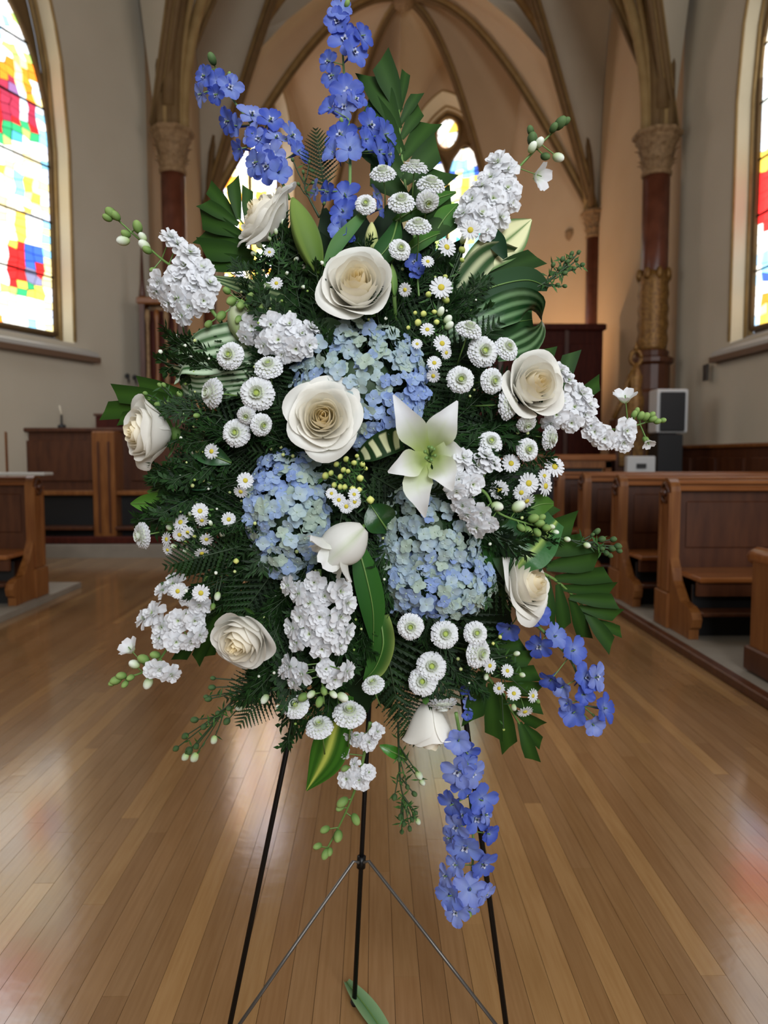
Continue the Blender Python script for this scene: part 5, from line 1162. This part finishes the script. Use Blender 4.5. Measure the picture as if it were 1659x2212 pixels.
for i, (px, py, w, h, n, lb) in enumerate(MUMS): mum(px, py, w, h, n, lb, d=-.035 - .004 * (i % 3), seed=i)
def daisy(px, py, s, n, label, d=-.02, seed=0):
    c, mx = place(px, py, d, s, nvec(*n), seed); r = thing('daisy', label, 'daisy', c, 'small white daisies'); L_ = Matrix.Translation(-c) @ mx
    inst('petals', DAISY[seed % 2], r, L_); inst('centre', DAISYC, r, L_, label='yellow centre'); inst('stem', STEM_M, r, L_)
DAIS = [
 (953, 621, 46, (0, .2, 1), 'clearest white daisy right of the top rose'), (965, 534, 40, (.4, .3, 1), 'daisy below the top right stock'), (1016, 497, 40, (-.1, 0, 1), 'daisy overlapping the foot of the top right stock'),
 (875, 626, 28, (-.5, -.3, 1), 'small daisy touching the right edge of the top rose'), (924, 565, 26, (.1, .4, 1), 'small daisy beside the dark blue floret'), (923, 712, 30, (0, .4, 1), 'daisy uppermost in the right hand column of three'),
 (955, 742, 36, (.2, .2, 1), 'daisy middle of the column below the bud spray'), (964, 762, 26, (.6, -.2, 1), 'side on daisy touching the middle one of the column'), (938, 784, 30, (.1, .3, 1), 'daisy lowest in the column'), (936, 812, 28, (-.3, -.4, 1), 'daisy turned down above the lily'), (901, 743, 22, (0, .3, 1), 'half open daisy left of the column'),
 (457, 975, 32, (-.3, .1, 1), 'daisy alone below the left hand chrysanthemums'), (530, 1038, 34, (.3, .2, 1), 'daisy at the upper left edge of the left hydrangea'), (520, 1062, 30, (-.2, -.6, 1), 'drooping daisy at the left edge of the left hydrangea'),
 (432, 1104, 34, (.3, .3, 1), 'daisy uppermost of the lower left spray'), (436, 1124, 28, (0, -.6, 1), 'daisy just below the uppermost of the lower left spray'), (494, 1122, 30, (.5, .1, 1), 'daisy right of the lower left spray near the hydrangea'), (390, 1128, 34, (-.3, .4, 1), 'daisy in the middle of the lower left spray'),
 (388, 1155, 30, (0, -.3, 1), 'daisy below the middle of the lower left spray'), (360, 1165, 30, (-.8, .1, 1), 'leftmost daisy of the lower left spray'), (405, 1150, 26, (.4, -.2, 1), 'small daisy inside the lower left spray'), (446, 1165, 28, (.2, -.5, 1), 'daisy turned down at the foot of the lower left spray'), (436, 1195, 30, (.3, -.9, 1), 'lowest hanging daisy of the lower left spray'), (362, 1188, 24, (-.5, -.4, 1), 'tiny daisy at the bottom left of the spray'),
 (384, 1277, 32, (-.1, .1, 1), 'left daisy lying on the lower left stock'), (434, 1281, 36, (.1, .1, 1), 'right daisy lying on the lower left stock'),
 (1104, 1001, 38, (.1, .2, 1), 'daisy beside the stock right of the lily'), (1078, 1058, 40, (-.1, -.1, 1), 'star shaped daisy in front of dark leaves right of the lily'), (1142, 1044, 44, (.2, .1, 1), 'big daisy in the right hand daisy spray'), (1126, 1064, 34, (0, -.2, 1), 'daisy overlapped by the big one in the right spray'),
 (1198, 1008, 44, (.3, .4, 1), 'daisy topmost at the right rim'), (1178, 1050, 42, (.9, 0, 1), 'daisy edge on below the topmost at the right rim'), (1176, 1028, 28, (.2, .1, 1), 'tiny daisy between the two at the right rim'), (1138, 1082, 36, (.5, -.8, 1), 'hanging daisy below the right hand spray'),
 (1096, 1449, 28, (.3, .4, 1), 'daisy on the lower right palm, upper'), (1058, 1438, 30, (.4, .1, 1), 'daisy next to the right end chrysanthemum'), (1110, 1498, 30, (0, .6, 1), 'daisy on the lower right palm, middle left'), (1151, 1503, 30, (.8, .1, 1), 'daisy on the lower right palm, right edge'), (1134, 1537, 34, (.2, -.8, 1), 'daisy lowest on the lower right palm'), (1078, 1487, 26, (-.6, .4, 1), 'daisy leaning left on the lower right palm'),
 (716, 1066, 24, (0, .3, 1), 'half open daisy at the left of the centre bud spray'), (732, 1080, 28, (0, .1, 1), 'daisy lower left of the centre bud spray'), (748, 1094, 30, (0, -.1, 1), 'daisy lowest of the centre bud spray'), (765, 1068, 26, (.2, .3, 1), 'daisy at the right of the centre bud spray'), (766, 1084, 28, (.4, -.2, 1), 'daisy lower right of the centre bud spray'),
 (597, 612, 26, (0, .2, 1), 'tiny daisy left of the top rose in dark greenery'), (582, 545, 22, (0, .4, 1), 'tiny daisy below the upper left rose')]
for i, (px, py, s, n, lb) in enumerate(DAIS): daisy(px, py, s * 1.08, n, lb, d=-.05 if 'lying on' in lb or 'overlapping the foot' in lb else -.025, seed=i)

# bud sprays built as one stem with its buds
def spray(label, base, buds, d=-.015, me=None, cat='bud spray', sz=1.0, leaves=0, name='bud_spray', lc=(C8(30, 60, 24), C8(62, 100, 44)), via=None):
    b = FS(*base, d + .03); r = thing(name, label, cat, b); st = MB(); lf = MB(); rn = random.Random(len(buds) * 7 + int(base[0]))
    path = [base] + (via or []) + [(sum(q[0] for q in buds) / len(buds), sum(q[1] for q in buds) / len(buds))]
    cp_ = crv(path, 14); C = [FS(x, y, d + .03 * (1 - i / 14)) - b for i, (x, y) in enumerate(cp_)]
    st.tube(C, [.0022 - .001 * i / 14 for i in range(15)], 5)
    for (px, py, s, *mm) in buds:
        p = FS(px, py, d) - b; j = min(range(15), key=lambda i: (C[i] - p).length); j = max(0, j - 4); jn = C[j]; st.tube([jn, (jn + p) / 2 + Vector((0, .004, -.002)), p], .0012, 4, cap=False)
        ax = (p - jn); q = ax.to_track_quat('Z', 'Y').to_matrix().to_4x4() if ax.length > 1e-6 else Matrix()
        inst('bud', (mm[0] if mm else (me or BUD_G)), r, Matrix.Translation(p) @ q @ Matrix.Scale(s * .8 * sz / 2 * b.y / F, 4))
        if leaves:
            for k in range(leaves):
                w = rn.random(); o = jn + (p - jn) * w; dd = Vector((rn.uniform(-1, 1), rn.uniform(-.5, .2), rn.uniform(-1, 1))).normalized(); n_ = dd.cross(Vector((0, 1, 0))) * .0018; l2 = rn.uniform(.010, .022)
                lf.add([o, o + dd * l2 * .5 + n_, o + dd * l2, o + dd * l2 * .5 - n_], [(0, 1, 2, 3)], mixc(lc[0], lc[1], rn.random()))
    if leaves: lf.obj('leaflets', 'leaf', r, kind='stuff')
    st.obj('stems', 'dark_stem' if leaves else 'stem', r, smooth=True); return r
spray('spray of small yellow green buds in the middle under the open rose', (790, 1100), [(748, 992, 18), (765, 1000, 16), (783, 1003, 16), (727, 1003, 16), (742, 1015, 16), (703, 1028, 20), (715, 1022, 16), (778, 1033, 20), (735, 1030, 16), (752, 1018, 14), (722, 1048, 16), (735, 1052, 16), (745, 1052, 16), (762, 1056, 18), (776, 1058, 16), (800, 1080, 22), (771, 985, 12), (790, 1012, 12)], me=BUD_Y, leaves=5)
spray('spray of round green white buds right of the top rose', (930, 760), [(962, 598, 14, BUD_Y), (926, 636, 18), (963, 648, 20, BUD_Y), (915, 678, 18), (938, 674, 14), (952, 673, 20, BUD_W), (903, 697, 20), (943, 696, 16), (967, 690, 20, BUD_W), (970, 703, 20, BUD_W), (897, 676, 12), (882, 708, 12), (998, 540, 20), (1000, 518, 18, BUD_W), (998, 562, 14)], me=BUD_Y, leaves=4)
spray('tiny green buds in front of the silver striped leaf at far left', (480, 900), [(345, 832, 12), (354, 832, 12), (314, 850, 12), (388, 852, 14), (322, 862, 10), (341, 874, 16), (362, 871, 14), (425, 898, 14), (335, 895, 12, BUD_W), (392, 895, 12, BUD_W), (434, 945, 16, BUD_W), (395, 910, 10)], leaves=5)
spray('dark leafy twig with tight buds sticking out right above the big palm', (1160, 1150), [(1200, 1150, 14, BUD_W), (1180, 1165, 12, BUD_W), (1225, 1165, 14, BUD_W), (1268, 1178, 16, BUD_W), (1290, 1148, 16), (1300, 1165, 18), (1325, 1165, 16), (1335, 1180, 18), (1322, 1185, 18), (1310, 1195, 16), (1300, 1185, 14), (1338, 1190, 14), (1318, 1200, 14), (1280, 1155, 10)], me=BUD_D, leaves=2, via=[(1240, 1168)])
spray('dark leafy twig sticking out at upper right by the second column', (1150, 625), [(1195, 572, 11), (1215, 560, 12), (1235, 548, 12), (1250, 545, 11), (1258, 572, 12), (1240, 580, 11), (1220, 590, 12), (1226, 565, 11), (1245, 562, 11), (1205, 615, 10), (1220, 618, 10), (1208, 580, 10), (1232, 556, 10)], me=BUD_D, leaves=5, via=[(1185, 605)])
spray('long drooping wax flower twig with pale buds at lower left', (600, 1470), [(408, 1622, 22, BUD_D), (400, 1635, 20, BUD_W), (420, 1636, 24, BUD_W), (380, 1617, 16, BUD_D), (424, 1612, 16), (462, 1598, 20, BUD_W), (440, 1570, 16, BUD_D), (400, 1590, 18, BUD_D), (490, 1558, 18, BUD_D), (420, 1555, 18, BUD_D), (450, 1510, 16, BUD_D), (458, 1485, 16), (460, 1465, 12), (495, 1530, 14), (470, 1540, 12), (520, 1525, 24, BUD_W), (572, 1510, 22, BUD_W), (445, 1505, 12)], me=BUD_D, leaves=4, via=[(520, 1500), (460, 1560)])
spray('wax flower twig hanging straight down beside the lowest rose', (860, 1560), [(905, 1675, 20, BUD_W), (912, 1690, 16, BUD_W), (852, 1722, 16), (895, 1715, 14), (880, 1700, 12), (865, 1765, 16), (903, 1775, 16, BUD_W), (890, 1770, 14), (872, 1780, 14), (885, 1790, 14), (868, 1797, 12), (898, 1756, 12), (862, 1640, 12)], me=BUD_D, leaves=6, via=[(862, 1640), (868, 1710)])
spray('dark forked twigs between the two tall blue spikes', (690, 470), [(632, 345, 9), (655, 372, 9), (675, 395, 9), (668, 350, 8), (645, 398, 9), (700, 440, 9)], me=BUD_D, leaves=1, via=[(660, 410)])
spray('daisy stems with green buds at the lower left', (500, 1190), [(365, 1140, 14, BUD_W), (375, 1180, 14, BUD_W), (400, 1172, 12, BUD_Y), (420, 1160, 12, BUD_Y), (410, 1110, 10, BUD_W), (455, 1130, 12, BUD_W), (480, 1155, 14, BUD_W), (510, 1212, 16, BUD_Y), (402, 1190, 14, BUD_W), (350, 1262, 12, BUD_D), (460, 1310, 14), (470, 1288, 18, BUD_W)], leaves=5)
spray('small buds over the lower right palm leaf', (1040, 1400), [(1116, 1412, 14, BUD_W), (1128, 1458, 14, BUD_W), (1050, 1462, 14, BUD_W), (1110, 1528, 16, BUD_W), (1162, 1515, 12), (1088, 1576, 8, BUD_Y), (1065, 1390, 10, BUD_Y), (1080, 1376, 12, BUD_Y)], leaves=4)
spray('small white buds in dark fern above the left stock clump', (600, 620), [(560, 530, 14), (582, 515, 10), (548, 548, 12), (640, 560, 12), (612, 480, 12), (580, 468, 10), (596, 500, 12), (620, 590, 10), (655, 620, 10), (650, 545, 10)], me=BUD_W, leaves=6)

# ================================================================ STOCK AND DELPHINIUM SPIKES
def spike(kind, label, path, florets, buds, group, d=-.02, seed=1, srad=.0035):
    b = FS(path[0][0], path[0][1], d + .02); root = thing(kind, label, kind, b, group); root['category'] = 'stock' if kind == 'stock_stem' else 'delphinium'; rn = random.Random(seed)
    cp_ = crv(path, 24); C = [FS(x, y, d + .012) for x, y in cp_]
    MB().tube([c - b for c in C], [srad * (1 - .6 * i / 24) for i in range(25)], 6).obj('stem', 'stem', root, smooth=True)
    ped = MB()
    for (px, py, s, *op) in florets:
        dd = op[1] if len(op) > 1 else rn.uniform(-.008, .004)
        p = FS(px, py, d + dd); q = min(C, key=lambda c: (c - p).length); o = p - q; n = Vector((o.x, 0, o.z)); n = n * (1.0 / max(.012, s / 2 * p.y / F)) * .55 + Vector((rn.uniform(-.25, .25), -1, rn.uniform(-.2, .3)))
        sc = s / 2 * p.y / F * (1.03 if kind == 'stock_stem' else 1.2); m = Matrix.Translation(p - b) @ facing(n, rn.uniform(0, 6.28)) @ Matrix.Scale(sc, 4); bell = bool(op and op[0])
        if kind == 'stock_stem':
            inst('floret', BELL if bell else rn.choice(STK), root, m)
        else:
            fl = inst('floret', rn.choice(DELB if bell else DEL), root, m)
            if not bell and rn.random() < .6: inst('eye', BEE, fl)
            inst('spur', SPUR, fl)
        ped.tube([q - b, p - b - n.normalized() * -.004], .0011, 4, cap=False)
    for (px, py, s, *op) in buds:
        p = FS(px, py, d); q = min(C[:-2], key=lambda c: (c - p).length + (.02 if (c - p).length < .006 else 0)); ax = (p - q) + (C[-1] - C[-6]) * .3
        me = {'w': BUD_W, 'd': BUD_D, 'g': BUD_G}[op[0] if op else 'g']
        inst('bud', me, root, Matrix.Translation(p - b) @ ax.to_track_quat('Z', 'Y').to_matrix().to_4x4() @ Matrix.Scale(s * .78 / 2 * p.y / F, 4)); ped.tube([q - b, p - b], .0013, 4, cap=False)
    ped.obj('pedicels', 'stem', root, smooth=True, kind='stuff'); return root
ST = 'white stock stems'; DL = 'blue delphinium spikes'
spike('stock_stem', 'white stock at upper left with long bare budded tip pointing left', [(480, 700), (400, 600), (340, 552), (236, 458)],
      [(368, 512, 44), (384, 527, 44), (410, 545, 48), (398, 575, 54), (436, 580, 54), (452, 612, 50), (420, 618, 56), (382, 600, 50), (344, 610, 46), (338, 630, 42), (384, 645, 54), (364, 655, 46), (410, 662, 52), (440, 650, 48), (392, 682, 46), (430, 600, 50)],
      [(240, 460, 26), (232, 470, 20), (250, 466, 22), (297, 490, 26), (266, 520, 26, 'w'), (312, 530, 26, 'w'), (308, 512, 20, 'w'), (272, 505, 20), (330, 583, 14), (318, 540, 20)], ST, seed=1, d=-.01)
spike('stock_stem', 'white stock clump lying right of the silver striped leaf', [(520, 650), (570, 690), (640, 740)],
      [(545, 702, 50), (585, 702, 56), (626, 702, 52), (652, 722, 50), (602, 735, 56), (640, 752, 54), (570, 745, 46), (672, 708, 42), (530, 728, 40), (612, 764, 46), (666, 745, 46)],
      [(500, 650, 24), (520, 660, 24), (540, 642, 22), (478, 682, 22), (562, 664, 22), (450, 700, 18), (490, 628, 18), (515, 690, 18)], ST, seed=2, d=-.03, srad=.004)
spike('stock_stem', 'white stock at upper right with dark budded tip curving right', [(1030, 500), (1090, 400), (1150, 330), (1218, 262)],
      [(1074, 350, 54), (1096, 366, 50), (1060, 384, 54), (1040, 402, 50), (1096, 408, 56), (1020, 430, 52), (1064, 430, 62), (1104, 436, 46), (1040, 462, 58), (1082, 470, 52), (1000, 460, 44), (1010, 487, 40), (1050, 497, 42), (1166, 381, 48, True), (1030, 490, 40)],
      [(1150, 300, 26, 'd'), (1165, 308, 24, 'w'), (1206, 340, 24, 'w'), (1146, 282, 20, 'd'), (1210, 266, 30, 'd'), (1196, 276, 22, 'd'), (1222, 262, 20, 'd'), (1150, 318, 24, 'w'), (1178, 338, 20, 'd')], ST, seed=3, d=-.01)
spike('stock_stem', 'white stock at far right past the cream rose, tip of green buds', [(1170, 850), (1240, 895), (1320, 928), (1410, 908)],
      [(1210, 800, 46), (1228, 822, 44), (1256, 850, 54), (1270, 874, 50), (1240, 880, 54), (1214, 868, 48), (1202, 895, 50), (1234, 912, 46), (1190, 915, 40), (1264, 896, 44), (1350, 858, 44, True), (1284, 932, 48), (1304, 946, 50), (1276, 918, 36), (1352, 930, 50), (1346, 956, 46), (1400, 957, 26, True), (1322, 955, 36)],
      [(1395, 900, 20), (1410, 905, 18), (1420, 910, 16), (1384, 898, 20), (1370, 895, 18), (1432, 908, 14), (1408, 896, 16), (1376, 888, 16), (1395, 950, 16)], ST, seed=4, d=-.02)
spike('stock_stem', 'white stock right of the lily with curved green budded stem', [(980, 1030), (1045, 1062), (1080, 1110), (1180, 1142)],
      [(1000, 990, 56), (1030, 1008, 50), (1050, 985, 46), (1064, 1002, 44), (1020, 1046, 54), (985, 1060, 46), (1000, 1090, 50), (1040, 1108, 44), (1030, 1140, 50), (1056, 1130, 42), (1010, 1112, 42), (990, 1034, 40), (975, 1045, 40)],
      [(1120, 1094, 30, 'w'), (1152, 1120, 24), (1165, 1130, 22), (1180, 1140, 20), (1140, 1146, 22), (1160, 1150, 20), (1125, 1140, 20), (1192, 1138, 14, 'w'), (1170, 1118, 18), (1074, 1094, 26, 'w')], ST, seed=5, d=-.05)
spike('stock_stem', 'white stock at lower left with lime green tip pointing left', [(450, 1240), (390, 1350), (330, 1440), (246, 1470)],
      [(375, 1260, 50), (350, 1274, 40), (405, 1288, 44), (430, 1306, 52), (330, 1324, 54), (310, 1336, 44), (350, 1354, 52), (386, 1340, 50), (420, 1340, 50), (345, 1378, 44), (380, 1386, 50), (412, 1386, 46), (280, 1400, 42, True), (345, 1445, 46), (370, 1457, 44), (326, 1448, 36), (432, 1372, 40)],
      [(250, 1470, 24), (262, 1460, 22), (282, 1464, 18), (320, 1476, 26, 'w'), (290, 1435, 24, 'w'), (242, 1476, 16), (310, 1424, 26), (270, 1478, 18), (335, 1415, 22)], ST, seed=6, d=-.02)
spike('stock_stem', 'largest white stock hanging at bottom centre below the half open bloom', [(690, 1230), (690, 1380), (700, 1520)],
      [(622, 1265, 46), (645, 1282, 54), (670, 1302, 56), (700, 1287, 50), (735, 1277, 56), (750, 1302, 50), (735, 1332, 54), (690, 1332, 54), (650, 1332, 50), (632, 1357, 50), (670, 1370, 56), (714, 1362, 56), (750, 1366, 46), (640, 1388, 44), (695, 1400, 50), (735, 1396, 40), (625, 1440, 50), (652, 1456, 52), (635, 1475, 40), (704, 1445, 44), (722, 1466, 48), (750, 1450, 44), (680, 1258, 46), (612, 1450, 36)],
      [(655, 1506, 24), (690, 1516, 24), (740, 1506, 26, 'w'), (720, 1500, 20, 'w'), (672, 1500, 20, 'w'), (700, 1492, 20)], ST, seed=7, d=-.045)
spike('stock_stem', 'lowest white stock ending in a curved tip of green buds', [(800, 1560), (775, 1680), (742, 1765), (700, 1845)],
      [(796, 1602, 44), (815, 1580, 36), (770, 1598, 34), (756, 1590, 34), (745, 1628, 28), (766, 1650, 26), (750, 1682, 44), (776, 1685, 50), (796, 1668, 36)],
      [(740, 1733, 28), (768, 1770, 26), (702, 1792, 22), (730, 1806, 26), (686, 1828, 20), (703, 1845, 24), (745, 1660, 18), (712, 1840, 18), (735, 1745, 20)], ST, seed=8, d=.0)
spike('delphinium_spike', 'blue delphinium spike leaning out at upper left', [(625, 430), (570, 310), (500, 210), (455, 125)],
      [(440, 165, 40), (432, 204, 38), (470, 175, 42), (498, 188, 44), (490, 262, 46), (508, 272, 40), (545, 246, 52), (585, 258, 50), (518, 322, 42, True), (558, 300, 46), (598, 296, 40), (632, 292, 48), (646, 326, 46), (575, 360, 58), (602, 372, 50, True), (552, 352, 46), (590, 332, 42), (546, 290, 40), (466, 205, 34)],
      [(458, 127, 24, 'd'), (447, 150, 16), (495, 160, 10)], DL, seed=11, d=.0, srad=.003)
spike('delphinium_spike', 'tallest blue delphinium spike rising at top centre', [(752, 530), (756, 330), (742, 140), (735, 15)],
      [(735, 22, 42), (728, 46, 44), (745, 85, 56), (786, 78, 44), (766, 112, 52), (708, 132, 38), (716, 165, 42), (750, 198, 62), (744, 230, 46), (712, 235, 48, True), (770, 214, 40), (735, 290, 58), (756, 320, 56), (720, 330, 46, True), (802, 270, 56), (836, 290, 56), (822, 325, 50), (842, 333, 38), (792, 302, 42), (745, 420, 54), (740, 455, 52), (735, 495, 46, True), (706, 414, 38), (680, 410, 36), (815, 420, 36), (820, 452, 32), (742, 510, 40), (740, 60, 40)],
      [(750, 8, 16), (738, 260, 12)], DL, seed=12, d=.0, srad=.0035)
spike('delphinium_spike', 'blue delphinium spike slanting down at lower right over the palm', [(1100, 1300), (1180, 1370), (1240, 1440), (1262, 1545)],
      [(1160, 1330, 54, True), (1100, 1358, 50, True), (1165, 1397, 52), (1200, 1374, 48), (1240, 1404, 56), (1190, 1468, 48, True), (1214, 1484, 44, True), (1268, 1464, 60), (1290, 1462, 52), (1262, 1500, 42, True), (1238, 1540, 56, True), (1308, 1530, 56), (1282, 1566, 46, True), (1226, 1520, 34, True)],
      [(1262, 1520, 10), (1282, 1545, 8), (1255, 1500, 10)], DL, seed=13, d=-.01)
spike('delphinium_spike', 'long blue delphinium spike hanging straight down at bottom right', [(985, 1540), (1012, 1700), (1022, 1850), (1000, 1985)],
      [(990, 1600, 54, True), (1010, 1626, 50), (988, 1668, 62), (1022, 1672, 52), (975, 1738, 58), (1010, 1650, 40), (1042, 1728, 60), (1030, 1770, 54), (985, 1788, 54), (1005, 1832, 66), (1056, 1800, 44, True), (1045, 1868, 58), (984, 1868, 44), (1015, 1922, 64), (970, 1934, 58), (1050, 1930, 44), (985, 1972, 50), (1018, 1958, 44), (962, 1892, 42), (998, 1700, 40), (1050, 1760, 36), (970, 1810, 40), (1000, 1760, 44)],
      [(1015, 1975, 12)], DL, seed=14, d=-.075)
spike('delphinium_spike', 'few deep blue florets right of the top rose', [(905, 640), (898, 560)], [(896, 566, 34), (899, 588, 28), (905, 580, 26, True)], [], DL, seed=15, d=.01, srad=.002)
spike('delphinium_spike', 'short deep blue sprig left of the lower right palm leaf', [(985, 1460), (1010, 1545)], [(1003, 1487, 26, True), (1014, 1517, 30), (1010, 1544, 24, True), (1020, 1500, 24)], [], DL, seed=16, d=.02, srad=.002)
# water drops on the folded leaf
rn = random.Random(5)
M['water'] = mat('water', (0.9, 0.95, 1.0), rough=0.05, spec=1.0)
dr = bpy.data.objects
fl2 = [o for o in dr if o.name.startswith('folded_leaf')][0]; bb = fl2.location.copy(); mb = MB(); rn = random.Random(5)
for k in range(26):
    px, py = 1098 + rn.uniform(0, 50), 1180 + rn.uniform(0, 34); mb.ball(FS(px, py, -.022) - bb, rn.uniform(.0006, .0016), seg=6, rings=4)
mb.obj('water_drops', 'water', fl2, smooth=True, kind='stuff', label='clear water drops')
